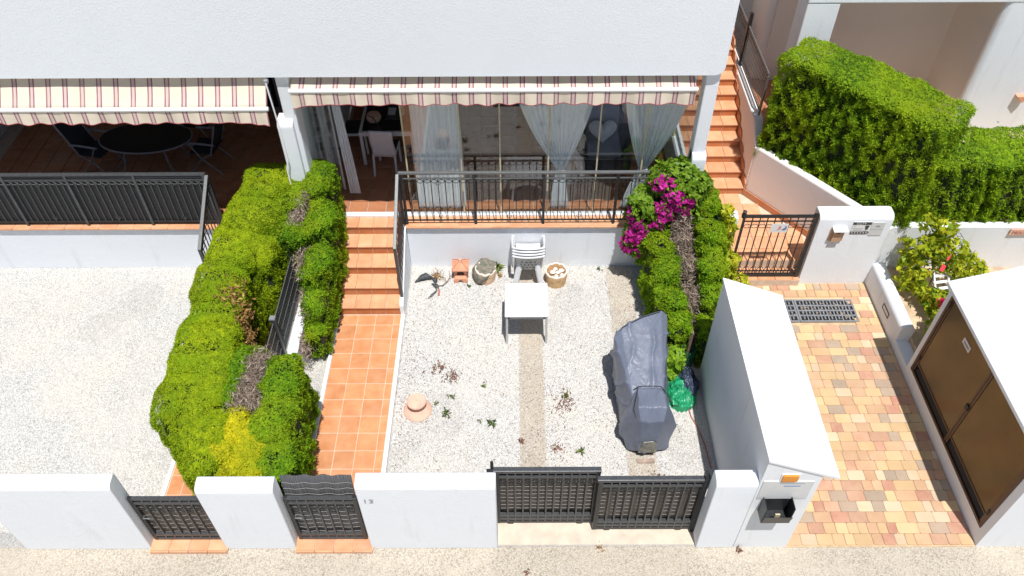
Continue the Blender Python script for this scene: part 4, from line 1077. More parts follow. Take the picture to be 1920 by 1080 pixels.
def folding_chair(label, first=None):
    t = thing('patio_chair', label, 'chair', (0, 0, 0), 'patio chairs round the oval table')
    # faces +x
    ob('seat', MB().box(-.22, .24, -.24, .24, .43, .45), 'charcoal', t, bev=.01)
    ob('backrest', MB().prism([(-.20, .47), (-.185, .47), (-.42, 1.08), (-.435, 1.08)], -.23, .23, 'y'), 'charcoal', t)
    for s_ in (-1, 1):
        y_ = .255*s_
        ob('back_post', MB().tube([(-.18, y_, .42), (-.43, y_, 1.1)], .014, 6), 'steelblue', t)
        ob('armrest', MB().tube([(-.31, y_, .66), (-.1, y_, .675), (.26, y_, .665)], [.016, .022, .018], 6), 'steelblue', t)
        ob('leg', MB().tube([(.20, y_, .665), (.02, y_, .33), (-.30, y_, 0)], .014, 6), 'steelblue', t); ob('leg', MB().tube([(-.20, y_, .46), (.02, y_, .33), (.30, y_, 0)], .014, 6), 'steelblue', t)
    ob('cross_bar', MB().tube([(.28, -.255, .03), (.28, .255, .03)], .012, 6), 'steelblue', t)
    return t
pc = folding_chair('black reclining patio chair at the left end of the oval table')
pc.location = (-7.78, 12.15, TZ); pc.rotation_euler = (0, 0, R(-12))
copy_thing(pc, (-5.74, 12.22, TZ), R(172), 'black reclining patio chair at the right end of the oval table')
copy_thing(pc, (-7.15, 12.98, TZ), R(-80), 'patio chair at the back left of the oval table, mostly under the awning')
copy_thing(pc, (-6.1, 13.05, TZ), R(-100), 'patio chair at the back right of the oval table, mostly under the awning')

# ---------------------------------------------------------------- furniture behind the glass
wt = thing('dining_table', 'white dining table with dark glass top inside the glazed terrace', 'table', (-2.3, 12.7, TZ))
f = MB(); x0, x1, y0, y1 = -2.86, -1.86, 12.2, 13.3
f.box(x0, x1, y0, y0+.05, TZ+.66, TZ+.74); f.box(x0, x1, y1-.05, y1, TZ+.66, TZ+.74); f.box(x0, x0+.05, y0+.05, y1-.05, TZ+.66, TZ+.74); f.box(x1-.05, x1, y0+.05, y1-.05, TZ+.66, TZ+.74)
ob('frame', f, 'white_metal', wt); ob('top', MB().box(x0+.05, x1-.05, y0+.05, y1-.05, TZ+.70, TZ+.73), 'blackglass', wt)
for a in (x0+.03, x1-.03):
    for b in (y0+.03, y1-.03): ob('leg', MB().box(a-.027, a+.027, b-.027, b+.027, TZ, TZ+.66), 'white_metal', wt)
def dining_chair(label):
    t = thing('dining_chair', label, 'chair', (0, 0, 0), 'white dining chairs')   # faces +y, back at -y
    def P(i, j): return (-.215+.43*i/8+(.01*math.sin(j)), -.20-.10*(j/8)**1.6, .40+.62*j/8)
    ob('backrest', MB().grid(P, 9, 9), 'slip', t, smooth=60, solid=.03)
    ob('seat', MB().box(-.22, .22, -.2, .24, .42, .47), 'white_metal', t, bev=.015); ob('seat_pad', MB().box(-.205, .205, -.18, .22, .472, .50), 'charcoal', t, bev=.01)
    for a in (-.2, .2):
        ob('leg', MB().bar((a, -.2, .44), (a*1.05, -.27, 0), .036), 'slip', t); ob('leg', MB().bar((a, .21, .43), (a, .22, 0), .036), 'white_metal', t)
    return t
dc = dining_chair('white dining chair with its back to the yard'); dc.location = (-2.38, 12.12, TZ); dc.rotation_euler = (0, 0, R(-4))
copy_thing(dc, (-3.05, 12.75, TZ), R(-88), 'white dining chair beside the folded glass panels')
bgb = thing('handbag', 'pale pink handbag with dark strap lying on the dining table', 'bag', (-2.62, 12.6, TZ+.74))
ob('body', MB().lathe([(0, -.07), (.12, -.06), (.14, 0), (.12, .06), (0, .08)], (-2.62, 12.6, TZ+.81), 16), 'terra_pale', bgb, smooth=60)
ob('strap', MB().tube([(-2.70, 12.55, TZ+.86), (-2.60, 12.42, TZ+.92), (-2.48, 12.30, TZ+.78), (-2.44, 12.22, TZ+.60)], .012, 6), 'ink', bgb)
ty = thing('table_tray', 'black tray holding papers and cups on the dining table', 'tray', (-2.2, 12.85, TZ+.74))
ob('tray', MB().box(-2.42, -2.02, 12.6, 13.1, TZ+.735, TZ+.75), 'ink', ty); ob('papers', MB().box(-2.38, -2.24, 12.75, 12.98, TZ+.752, TZ+.758), 'sign_white', ty)
for a, b in ((-2.12, 12.95), (-2.10, 12.78)): ob('cup', MB().lathe([(0, 0), (.035, 0), (.042, .07), (.036, .07), (.03, .01)], (a, b, TZ+.75), 12), 'sign_white', ty, smooth=50)

def curtain(label, top, bot, knot=None, y=10.88, ztop=3.9, group='sheer curtains'):
    t = thing('curtain', label, 'curtain', ((top[0]+top[1])/2, y, TZ), group)
    n = 90; m = 40
    def P(i, j):
        u = i/(n-1); s = j/(m-1); z = ztop+(TZ+.06-ztop)*s
        if knot:
            kx, kz, kw = knot; sk_ = (ztop-kz)/(ztop-TZ-.06)
            if s < sk_:
                q = s/sk_; w = q**1.9; a = top[0]+(kx-kw-top[0])*w; b = top[1]+(kx+kw-top[1])*w
            else:
                q = (s-sk_)/(1-sk_); a = kx-kw+(bot[0]-kx+kw)*q**.8; b = kx+kw+(bot[1]-kx-kw)*q**.8
        else:
            a = top[0]+(bot[0]-top[0])*s; b = top[1]+(bot[1]-top[1])*s
        wd = (b-a); amp = .028*(.35+.65*min(1, wd/.5))
        ph = u*2*math.pi*(13 if knot else 11)
        return (a+wd*u+.006*math.sin(ph*1.7+s*4), y+amp*math.sin(ph+.6*math.sin(s*3))+.012*math.sin(u*23+s*5), z)
    ob('cloth', MB().grid(P, n, m), 'sheer', t, smooth=80)
    if knot: ob('tie', MB().tube([(knot[0]+(knot[2]+.012)*math.cos(a), y+.045*math.sin(a), knot[1]-.02) for a in np.linspace(0, 2*math.pi, 17)[:-1]], .02, 6, True), 'pillow', t, smooth=60)
    ob('rod', MB().tube([(top[0]-.03, y, ztop+.02), (top[1]+.03, y, ztop+.02)], .012, 8), 'white_metal', t)
    return t
curtain('straight hanging pale blue sheer curtain near the table', (-1.68, -.89), (-1.70, -.86))
curtain('sheer curtain tied in the middle behind the centre panes', (-.02, 1.32), (.62, .96), (.79, 1.92, .06))
curtain('sheer curtain tied back at the right end of the glazing', (1.72, 2.84), (1.86, 2.26), (2.19, 1.92, .065))
curtain('bunched white curtain beside the folded glass panels', (-3.05, -2.92), (-2.98, -2.80), None, 11.3, 3.9)
ac = thing('armchair', 'dark rattan armchair with grey cushion behind the glass', 'armchair', (1.65, 12.25, TZ))
ob('seat', MB().box(1.25, 2.05, 11.85, 12.60, TZ+.08, TZ+.42), 'charcoal', ac, bev=.05); ob('backrest', MB().prism([(12.50, TZ+.4), (12.75, TZ+.4), (12.90, TZ+1.1), (12.73, TZ+1.1)], 1.25, 2.05, 'x'), 'charcoal', ac, bev=.04)
for a in (1.15, 2.0): ob('armrest', MB().box(a, a+.15, 11.85, 12.70, TZ+.08, TZ+.62), 'charcoal', ac, bev=.04)
ob('seat_cushion', MB().box(1.33, 1.97, 11.83, 12.51, TZ+.43, TZ+.53), 'pad_grey', ac, bev=.04); ob('back_cushion', MB().prism([(12.37, TZ+.52), (12.51, TZ+.52), (12.70, TZ+1.05), (12.57, TZ+1.08)], 1.36, 1.94, 'x'), 'pad_grey', ac, bev=.04)
ob('blanket', MB().prism([(12.68, TZ+1.0), (12.95, TZ+1.0), (12.95, TZ+1.14), (12.70, TZ+1.14)], 1.3, 2.0, 'x'), 'rose', ac, bev=.03)
hp = []
for t_ in np.linspace(0, 2*math.pi, 33)[:-1]: hp.append((16*math.sin(t_)**3/16*.26, (13*math.cos(t_)-5*math.cos(2*t_)-2*math.cos(3*t_)-math.cos(4*t_))/16*.25))
mb = MB(); vs = []; 
for s_, dy in ((.0, .10), (.55, .085), (.9, .045), (1.0, 0)): vs += [(1.63+a*s_, 12.27-dy+b*s_*.35, TZ+.72+b*s_*.94) for a, b in hp]
fs = [(k*32+i, k*32+(i+1) % 32, (k+1)*32+(i+1) % 32, (k+1)*32+i) for k in range(3) for i in range(32)]
vs2 = [(x, 12.27+(12.27-y)*.6+(z-TZ-.72)*.55, z) for x, y, z in vs]
mb.add(vs, fs); mb.add(vs2, fs)
hpo = ob('heart_pillow', mb, 'pillow', None, smooth=60); tag(hpo, 'pale heart shaped pillow leaning on the rattan armchair', 'pillow')
sf = thing('sideboard', 'wooden sideboard against the back wall behind the glass', 'sideboard', (-.6, 13.6, TZ))
ob('body', MB().box(-1.7, -1.1, 13.2, 13.9, TZ, TZ+.9), 'wood', sf, bev=.01)
for z in (.3, .6): ob('drawer', MB().box(-1.66, -1.14, 13.185, 13.2, TZ+z-.24, TZ+z+.03), 'wood', sf)
fg = thing('garden_figure', 'pale green animal shaped garden figure behind the glass', 'figure', (1.12, 11.7, TZ))
ob('body', MB().tube([(1.0, 11.75, TZ+.15), (1.02, 11.7, TZ+.45), (1.08, 11.65, TZ+.62), (1.18, 11.6, TZ+.5), (1.24, 11.55, TZ+.25)], [.09, .11, .12, .09, .05], 10), 'limestone' if 'limestone' in M else 'stone_white', fg, smooth=60)
ob('base', MB().lathe([(0, 0), (.16, 0), (.15, .10), (0, .12)], (1.02, 11.75, TZ), 16), 'stone_white', fg, smooth=40)

# ---------------------------------------------------------------- middle yard: table, stacked chairs, pots
yt = thing('garden_table', 'square white plastic table standing on the gravel', 'table', (.19, 8.95, 0))
ob('top', MB().box(-.165, .548, 8.58, 9.33, .695, .725), 'plastic', yt, bev=.008)
ap = MB(); ap.box(-.13, .51, 8.61, 8.625, .62, .694); ap.box(-.13, .51, 9.285, 9.30, .62, .694); ap.box(-.13, -.115, 8.625, 9.285, .62, .694); ap.box(.495, .51, 8.625, 9.285, .62, .694)
ob('apron', ap, 'grey_metal', yt)
for a in (-.13, .51):
    for b in (8.62, 9.29): ob('leg', MB().bar((a, b, .69), (a*1.03, b, .008), .038), 'plastic_grey', yt)
for a in (-.10, .48): ob('corner_clip', MB().lathe([(0, 0), (.018, 0), (.018, .03), (0, .03)], (a, 8.605, .655), 8), 'iron', yt)

def plastic_chair(label):
    t = thing('plastic_chair', label, 'chair', (0, 0, 0), 'stacked white plastic chairs')   # back toward -y
    # backrest with rows of holes: strips between them are built
    mb = MB(); zb, zt = .42, .80
    def bp_(u, z):                       # curved back surface
        s = (z-zb)/(zt-zb); w = .14+.09*s; yy = -.22-.10*s+.05*(u*u)
        return (u*w, yy, z)
    rows = 9; cols = 11
    for j in range(rows):
        for i in range(cols):
            if j in (1, 3, 5) and i % 2 == (j//2) % 2 and 0 < i < cols-1: continue
            u0, u1 = -1+2*i/cols, -1+2*(i+1)/cols; za, zc = zb+(zt-zb)*j/rows, zb+(zt-zb)*(j+1)/rows
            p = [bp_(u0, za), bp_(u1, za), bp_(u1, zc), bp_(u0, zc)]
            mb.add(p, [(0, 1, 2, 3)])
    ob('backrest', mb, 'plastic_grey', t, solid=.006)
    ob('top_rim', MB().tube([(u*.26, -.335+.07*u*u, .815-.03*u*u) for u in np.linspace(-1, 1, 13)], .018, 6), 'plastic', t, smooth=60)
    def S(i, j): return (-.2+.4*i/8*(1)+(-.02 if i < 4 else .02)*j/8, -.2+.42*j/8, .41+.015*((i-4)/4)**2+.02*(j/8)**3)
    ob('seat', MB().grid(S, 9, 9), 'plastic', t, smooth=60, solid=.008)
    for s_ in (-1, 1):
        ob('armrest', MB().tube([(s_*.26, -.27, .80), (s_*.275, -.15, .67), (s_*.28, .10, .64), (s_*.275, .22, .62)], [.02, .024, .026, .02], 7), 'plastic', t, smooth=60)
        ob('leg', MB().bar((s_*.265, .20, .63), (s_*.25, .25, 0), .05, .03), 'plastic', t); ob('leg', MB().bar((s_*.15, -.22, .44), (s_*.235, -.30, 0), .062, .035), 'plastic', t)
    return t
ch = plastic_chair('white plastic armchair, lowest of the stack by the retaining wall'); ch.location = (.24, 10.17, 0.005)
for k, lb in enumerate(('second from the bottom', 'third from the bottom', 'topmost')):
    copy_thing(ch, (.24, 10.17+.012*(k+1), .005+.055*(k+1)), 0, f'white plastic armchair, {lb} of the stack by the wall')

pg = thing('clay_lantern', 'small terracotta lantern house with tiled pyramid roof by the wall', 'lantern', (-.975, 10.2, 0))
cx, cy = -.975, 10.19
bd = MB(); bd.box(cx-.115, cx+.115, cy-.08, cy+.11, .008, .27)
ob('body', bd, 'terra', pg, bev=.008)
ob('opening', MB().prism([(cx-.07, .13), (cx-.06, .19), (cx-.03, .225), (cx+.03, .225), (cx+.06, .19), (cx+.07, .13)], cy-.084, cy-.079, 'y'), 'dark', pg)  # near-black plate paints the hollow's shade; the body is solid
ft = MB().prism([(cx-.125, .008), (cx-.045, .008)]+[(cx+.045*math.cos(a), .008+.07*math.sin(a)) for a in np.linspace(math.pi, 0, 8)]+[(cx+.125, .008), (cx+.125, .08), (cx+.09, .125), (cx-.09, .125), (cx-.125, .08)], cy-.17, cy-.085, 'y')
ob('foot', ft, 'terra', pg, bev=.012)
rv = [(cx-.15, cy-.13, .285), (cx+.15, cy-.13, .285), (cx+.15, cy+.17, .285), (cx-.15, cy+.17, .285), (cx, cy+.02, .40)]
rf = ob('roof', MB().add(rv+[(x, yy, z-.025) for x, yy, z in rv[:4]], [(0, 1, 4), (1, 2, 4), (2, 3, 4), (3, 0, 4), (0, 5, 6, 1), (1, 6, 7, 2), (2, 7, 8, 3), (3, 8, 5, 0), (8, 7, 6, 5)]), 'terra', pg)
rd = MB()
for a, b in ((0, 1), (1, 2), (2, 3), (3, 0)):
    A, B, C = Vector(rv[a]), Vector(rv[b]), Vector(rv[4])
    for k in range(0, 9):
        P0 = A.lerp(B, k/8); top = C.lerp(P0, max(.12, abs(k-4)/4)) if k not in (0, 8) else C
        rd.tube([P0+Vector((0, 0, .004)), top+Vector((0, 0, .004))], .006, 4)
ob('roof_ribs', rd, 'terra', rf); ob('finial', MB().lathe([(0, 0), (.035, 0), (.025, .02), (.03, .035), (.012, .05), (0, .065)], (cx, cy+.02, .395), 10), 'terra_pale', pg, smooth=50)

def pot(label, cx, cy, rb, rt, h, m, wob=.012):
    t = thing('flower_pot', label, 'pot', (cx, cy, 0), 'rough stone flower pots')
    n = 40
    def fn(a, i, r, z): return (r*(1+.012*math.sin(a*9+i)), z+(wob*math.sin(a*9)+.004*math.sin(a*23) if i in (4, 5, 6, 7) else 0))
    ob('body', MB().lathe([(0, .008), (rb, .008), (rb*1.03, h*.3), (rt*.99, h*.8), (rt, h), (rt-.008, h+.014), (rt-.025, h+.012), (rt-.032, h-.01), (rt-.04, h*.55), (0, h*.55)], (cx, cy, 0), n, fn), m, t, smooth=45)
    ob('rim', MB().tube([((cx+(rt-.015)*math.cos(a)), cy+(rt-.015)*math.sin(a), h+.008+wob*math.sin(a*9)) for a in np.linspace(0, 2*math.pi, 41)[:-1]], .016, 6, True), 'stone_white', t, smooth=60)
    return t
p1 = pot('sandstone flower pot with grey camouflage cloth over its rim', -.52, 10.13, .165, .19, .27, 'sandpot')
def C(i, j):
    a = 2*math.pi*i/28; s = j/13; hang = max(0, math.cos(a-3.6))**.8
    nn = noise.noise(Vector((math.cos(a)*1.6, math.sin(a)*1.6, s*3)))
    if s < .6:
        q = s/.6; r = .175*q; z = .25+.05*(1-q)+.05*nn*q+.05*math.sin(a*3+q*4)*q*(1-q)+.06*q*q
    else:
        q = (s-.6)/.4; r = .175+.05*min(1, q*2.5)*(.3+hang)+.02*nn; z = .31+.03*nn-q*(.02+.27*hang)
    return (-.52+r*math.cos(a), 10.15+r*math.sin(a)+.02*(1-q), max(z, .015))
cl = ob('camouflage_cloth', MB().grid(C, 28, 14, True), 'camo', None, smooth=80, solid=.006); tag(cl, 'grey camouflage cloth stuffed in the left stone pot', 'cloth')
p2 = pot('tan basket patterned pot holding white stones beside the chairs', .74, 10.05, .18, .20, .28, 'sandpot2')
ob('soil', MB().lathe([(0, .0), (.12, .0), (.165, -.01)], (.74, 10.05, .20), 20, lambda a, i, r, z: (r, z+.008*math.sin(a*5+i))), 'soil', p2)
for k, (dx, dy, s_, wh) in enumerate(((-.07, .02, .06, 'at the left'), (.03, .01, .05, 'in the middle'), (.09, .06, .06, 'at the back right'), (.0, -.08, .05, 'at the front'), (.10, -.05, .05, 'at the front right'), (-.01, .10, .05, 'at the back'))):
    mb = MB().lathe([(0, -.6), (.7, -.45), (1, 0), (.65, .5), (0, .62)], (0, 0, 0), 7)
    mb.v = [(.74+dx+x*s_*random.uniform(.7, 1.1), 10.05+dy+yy*s_*random.uniform(.6, 1), .232+z*s_*.8) for x, yy, z in mb.v]
    so_ = ob('white_stone', mb, 'stone_white', None); tag(so_, f'white stone {wh} of the tan basket pot', 'stone', 'white stones in the basket pot')
pe = thing('clay_pedestal', 'pale terracotta pedestal with flared foot lying on the gravel', 'pedestal', (-1.52, 7.2, 0))
ob('foot', MB().lathe([(0, .01), (.215, .01), (.22, .03), (.205, .05), (.20, .055), (.15, .10), (.10, .14), (.085, .17), (.085, .22), (0, .22)], (-1.525, 7.25, 0), 36), 'terra_pale', pe, smooth=40)
ob('plate', MB().lathe([(0, .22), (.13, .22), (.15, .235), (.152, .26), (.14, .275), (.02, .285), (0, .283)], (-1.525, 7.25, 0), 36), 'terra_pale', pe, smooth=40)
ob('centre_mark', MB().lathe([(0, .288), (.012, .288), (0, .292)], (-1.525, 7.25, 0), 8), 'terra', pe)

bk = MB()
def BC(i, j):
    u, s = i/13, j/9
    x = -1.80+.40*u; yy = 10.02+.20*s*math.sin(math.pi*min(1, u*1.1+.05))+.10*u*(1-s)
    return (x, yy, .03+.10*math.sin(math.pi*u)*math.sin(math.pi*(s*.8+.1))+.03*noise.noise(Vector((u*4, s*4, 2))))
ob('black_cloth', bk.grid(BC, 14, 10), 'blackcloth', None, smooth=80, solid=.004); tag(bpy.data.objects['black_cloth'], 'crumpled black cloth on gravel in the corner by the stairs', 'cloth')
def BC2(i, j):
    s = i/13; w = .035*(1-.5*s)*(1+.5*math.sin(s*9))
    return (-1.47+.08*math.sin(s*4)+(j/3-.5)*2*w, 10.0-.36*s, .025+.02*math.sin(s*12)+.012*(j % 2))
tn = ob('torn_cloth', MB().grid(BC2, 14, 4), 'blackcloth', None, smooth=80, solid=.004); tag(tn, 'torn black cloth strip trailing over the gravel', 'cloth')
ob('brick_chip', MB().box(-1.37, -1.335, 9.70, 9.84, .012, .035), 'ink_brick'); tag(bpy.data.objects['brick_chip'], 'thin red clay shard beside the torn cloth strip', 'shard')
ob('dry_branch', MB().tube([(-1.42, 9.92, .03), (-1.30, 9.93, .05), (-1.22, 10.0, .07), (-1.17, 10.10, .09), (-1.10, 10.16, .12)], [.009, .008, .007, .006, .004], 5).tube([(-1.17, 10.10, .09), (-1.18, 10.22, .13)], [.006, .003], 5).tube([(-1.22, 10.0, .07), (-1.30, 10.10, .10)], [.005, .003], 5), 'bark'); tag(bpy.data.objects['dry_branch'], 'thin dry branch lying before the terracotta lantern', 'branch')

# ---------------------------------------------------------------- covered scooter
sc_ = thing('covered_scooter', 'scooter parked under a dark blue nylon cover', 'scooter', (1.95, 7.4, 0))
def draped(name, pts, fold_fn, smooth_it=7):
    """taut cloth: the hull of the points it hangs from, evenly meshed, softened, then creased along its pull lines"""
    import bmesh
    off = wpos(sc_); bm = bmesh.new()
    for p in pts: bm.verts.new((p[0]-off.x, p[1]-off.y, p[2]-off.z))
    r_ = bmesh.ops.convex_hull(bm, input=bm.verts)
    junk = list({g for g in r_['geom_interior'] if isinstance(g, bmesh.types.BMVert)})
    if junk: bmesh.ops.delete(bm, geom=junk, context='VERTS')
    me0 = bpy.data.meshes.new(name); bm.to_mesh(me0); bm.free()
    o = link(name, me0, 'cover', sc_)
    q = o.modifiers.new('remesh', 'REMESH'); q.mode = 'VOXEL'; q.voxel_size = .015
    q = o.modifiers.new('soft', 'SMOOTH'); q.iterations = smooth_it; q.factor = .5
    bpy.context.view_layer.update()
    ev = o.evaluated_get(bpy.context.evaluated_depsgraph_get())
    me = bpy.data.meshes.new_from_object(ev); o.modifiers.clear(); o.data = me
    if not me.materials: me.materials.append(M['cover'])
    nvt = len(me.vertices); co = np.empty(nvt*3); me.vertices.foreach_get('co', co); co = co.reshape(-1, 3)
    no = np.array([v.normal for v in me.vertices]); wc = co+np.array(off)
    amp = np.array([fold_fn(Vector(p), Vector(n_)) for p, n_ in zip(wc, no)])
    co = co+no*amp[:, None]; co[:, 2] = np.maximum(co[:, 2], .02-off.z)
    me.vertices.foreach_set('co', co.ravel()); me.update(); me.shade_smooth()
    return o
def ridge(t): return (1-abs(math.sin(t)))**3
def fold_body(p, n):
    nz = noise.noise(p*1.7); n2 = noise.noise(p*3.1+Vector((5, 0, 0))); top = max(0, n.z)
    k = .040*ridge((p.x*1.0-(p.y-7.2)*.30)*8+2.4*nz)*(.25+.9*max(0, n2*1.6+.3))*top
    side = 1-top
    k += side*(.045*ridge((p.y*.9+p.z*.75)*7.5+2.6*nz)*(.3+max(0, .9+1.2*n2)*.6)+.012*math.sin((p.y-p.z*.3)*15+3*nz)*max(0, 1-p.z))
    return k-.006+.008*nz
def fold_hood(p, n):
    nz = noise.noise(p*2.0+Vector((0, 3, 0))); n2 = noise.noise(p*3.3); top = max(0, n.z); side = 1-top
    ang = math.atan2(p.x-1.95, -(p.y-7.15)+.001)
    k = .042*ridge(ang*5.5+1.6*nz)*(.4+.8*max(0, n2+.4))*(.3+.7*side)+.016*ridge(p.x*12+2*nz)*top
    k += .018*math.sin(ang*17+4*nz)*max(0, .7-p.z)
    return k-.006+.006*nz
draped('cover', [(1.50, 7.88, 1.06), (1.53, 7.84, .98), (1.62, 7.98, 1.16), (1.95, 8.14, 1.22), (2.26, 8.26, 1.22), (2.37, 8.25, 1.12), (2.34, 8.10, 1.04), (1.92, 8.60, .04), (2.2, 8.60, .04), (1.96, 8.46, .80), (2.16, 8.50, .80),
                 (1.58, 8.05, .04), (1.59, 7.0, .04), (2.32, 8.15, .04), (2.30, 7.0, .04), (1.76, 6.98, .84), (2.14, 6.98, .84), (1.74, 6.75, .78), (2.16, 6.75, .78), (1.62, 6.8, .3), (2.28, 6.8, .3)], fold_body)
draped('rear_hood', [(1.79, 6.99, .955), (2.13, 6.99, .955), (1.75, 6.62, .985), (2.17, 6.62, .985), (1.78, 6.47, .82), (2.12, 6.47, .82), (1.81, 6.405, .14), (2.09, 6.405, .14), (1.84, 6.41, .45), (2.06, 6.41, .45),
                     (1.52, 6.74, .36), (2.41, 6.72, .36), (1.60, 6.90, .04), (2.35, 6.90, .04), (1.66, 6.52, .04), (2.26, 6.52, .04), (1.70, 7.02, .60), (2.23, 7.02, .60)], fold_hood, 6)
ob('plate_window', MB().prism([(1.81, .15), (2.08, .16), (2.06, .40), (2.0, .45), (1.86, .43)], 6.385, 6.398, 'y'), 'foil', sc_, bev=.01)
ob('piping', MB().tube([(1.615, 7.035, .40), (1.66, 7.03, .62), (1.72, 7.015, .82), (1.79, 7.005, .945), (1.87, 7.0, .965), (2.05, 7.0, .965), (2.13, 7.005, .945), (2.20, 7.015, .82), (2.25, 7.03, .62)], .007, 5), 'piping', sc_)
ob('piping', MB().tube([(1.79, 6.98, .965), (1.74, 6.80, .955), (1.70, 6.66, .86), (1.76, 6.50, .74)], .006, 5), 'piping', sc_)
ob('piping', MB().tube([(1.55, 7.86, 1.065), (1.64, 7.96, 1.165), (1.95, 8.11, 1.228), (2.24, 8.22, 1.23)], .006, 5), 'piping', sc_)
ob('wheel', MB().tube([(1.88, 6.66, .25), (2.0, 6.66, .25)], .235, 20), 'ink', sc_, smooth=40); ob('wheel', MB().tube([(2.0, 8.33, .25), (2.12, 8.33, .25)], .235, 20), 'ink', sc_, smooth=40)

def bag(label, name, cx, cy, rx, ry, h, m, seed, z0=.01, group=None):
    def P(i, j):
        th = 2*math.pi*i/44; ph = math.pi/2*j/19
        d = Vector((math.cos(th)*math.cos(ph), math.sin(th)*math.cos(ph), math.sin(ph)))
        k = 1+.30*noise.noise(d*1.8+Vector((seed, 0, 0)))+.05*(1-abs(noise.noise(d*3.0+Vector((0, seed, 0))))*4)
        kz = .8+.22*max(0, 1-abs(noise.noise(d*2.6+Vector((seed, seed, 0))))*5)
        return (cx+rx*d.x*k, cy+ry*d.y*k, z0+max(0, h*d.z*kz))
    o = ob(name, MB().grid(P, 44, 20, True), m, None, smooth=60, loc=(cx, cy, z0)); return tag(o, label, 'bag')
bag('crumpled bright green plastic bag beside the covered scooter', 'plastic_bag', 2.60, 7.52, .27, .32, .26, 'bag_green', 3.1)
bag('dark blue plastic bag lying on top of the green bag', 'plastic_bag', 2.76, 7.70, .15, .26, .16, 'bag_blue', 8.2, .14)
gm = thing('mesh_tube', 'upright green mesh tree guard behind the plastic bags', 'guard', (2.79, 8.14, 0))
mb = MB()
for k in range(14):
    a = 2*math.pi*k/14
    mb.tube([(2.79+.10*math.cos(a+q*1.2), 8.14+.10*math.sin(a+q*1.2), .01+.42*q) for q in np.linspace(0, 1, 7)], .006, 4); mb.tube([(2.79+.10*math.cos(a-q*1.2), 8.14+.10*math.sin(a-q*1.2), .01+.42*q) for q in np.linspace(0, 1, 7)], .006, 4)
ob('mesh', mb, 'greenmesh', gm); ob('stake', MB().tube([(2.79, 8.14, 0), (2.80, 8.2, .75)], .03, 8), 'bark', gm)
ob('hose', MB().tube([(2.70, 7.32, .02), (2.73, 7.1, .02), (2.80, 6.9, .02), (2.86, 6.6, .02), (2.88, 6.2, .02)], .011, 6), 'ink_brick', None, smooth=60); tag(bpy.data.objects['hose'], 'thin reddish hose lying along the kiosk wall', 'hose')
ob('timber_plank', MB().box(1.80, 2.06, 6.29, 6.36, .012, .035), 'twig'); tag(bpy.data.objects['timber_plank'], 'short plank on the ground behind the covered scooter', 'plank')

# ---------------------------------------------------------------- low wall and fence inside the left hedge
fw = ob('fence_wall', MB().box(-3.64, -3.46, 5.2, 9.6, 0, .50), 'white', bev=.01); tag(fw, 'low white wall between the two hedges carrying a wire fence', 'wall')
fc = thing('wire_fence', 'black wire fence with grey post standing on the low white wall', 'fence', (-3.62, 7.9, .5))
ob('post', MB().box(-3.66, -3.60, 7.90, 7.96, .5, 1.42), 'iron_grey', fc); ob('post_cap', MB().box(-3.672, -3.588, 7.888, 7.972, 1.42, 1.45), 'grey_metal', fc); ob('post_foot', MB().box(-3.69, -3.57, 7.87, 7.99, .50, .515), 'grey_metal', fc)
fm = MB()
for yy in np.arange(6.6, 9.4, .05): fm.box(-3.634, -3.629, yy, yy+.005, .54, 1.36)
for z in (.56, .75, .95, 1.15, 1.34): fm.box(-3.64, -3.628, 6.6, 9.4, z, z+.007)
ob('wire_panel', fm, 'iron_light', fc)
ob('dark_backdrop', MB().box(-3.652, -3.646, 6.6, 9.4, .53, 1.33), 'dark', fc)  # near-black backdrop sheet added behind the fence wires

# ================================================================ PLANTS
def stems(parent, pts, r=.02):
    for (x, y, z) in pts: ob('stem', MB().tube([(x, y, 0), (x+.02, y+.02, z*.5), (x-.01, y, z)], [r, r*.8, r*.4], 6), 'bark', parent)
def twig_cloud(parent, name, boxes, n, size, m='twigs', ratio=.09):
    P = []
    for (x, y, z, hx, hy, hz) in boxes:
        k = n//len(boxes); q = rng.normal(0, .5, (k, 3)); q = np.clip(q, -1.1, 1.1); P.append(q*np.array((hx, hy, hz))+np.array((x, y, z)))
    P = np.concatenate(P); G = rng.normal(0, 1, P.shape); G[:, 2] = np.abs(G[:, 2])*.6; G /= np.linalg.norm(G, axis=1, keepdims=True)
    return scatter_part(parent, name, P, G, size, m, ratio, .15, .5)

# hedge on the left house's side
hl = thing('cypress_hedge', 'long clipped yellow green hedge left of the wire fence', 'hedge', (-4.3, 7.8, 0))
LA = [L(-4.05, 5.58, .78, .26, .36, .76, .24), L(-4.16, 5.98, .82, .42, .40, .80, .28), L(-4.42, 6.50, .84, .52, .52, .82, .30), L(-4.44, 7.2, .86, .50, .60, .82, .30), L(-4.52, 7.9, .84, .42, .50, .78, .26), L(-4.52, 8.55, .94, .44, .50, .80, .28),
      L(-4.38, 9.2, 1.08, .46, .50, .84, .30), L(-4.22, 9.8, 1.24, .48, .48, .86, .30), L(-4.06, 10.35, 1.44, .44, .48, .82, .30), L(-4.05, 9.2, 1.1, .28, .4, .72, .22), L(-4.0, 6.9, .78, .2, .4, .7, .16)]
foliage(hl, 'foliage', LA, 7000, .031, 'cyp_y', .042, 4.6, .40, .35, .5, .04, mult=5, gaps=.45, side_depth=.05)
core_mesh('dark_core', LA, .93, 'core', hl); stems(hl, [(-4.2, 6.2, 1.2), (-4.25, 7.4, 1.2), (-4.3, 8.6, 1.3), (-4.2, 9.8, 1.6)])
twig_cloud(hl, 'dead_patch', [(-4.28, 8.25, 1.66, .20, .24, .10), (-4.12, 8.0, 1.45, .16, .24, .16), (-4.05, 7.7, 1.2, .14, .22, .2)], 1300, .065, 'rusty', .4)
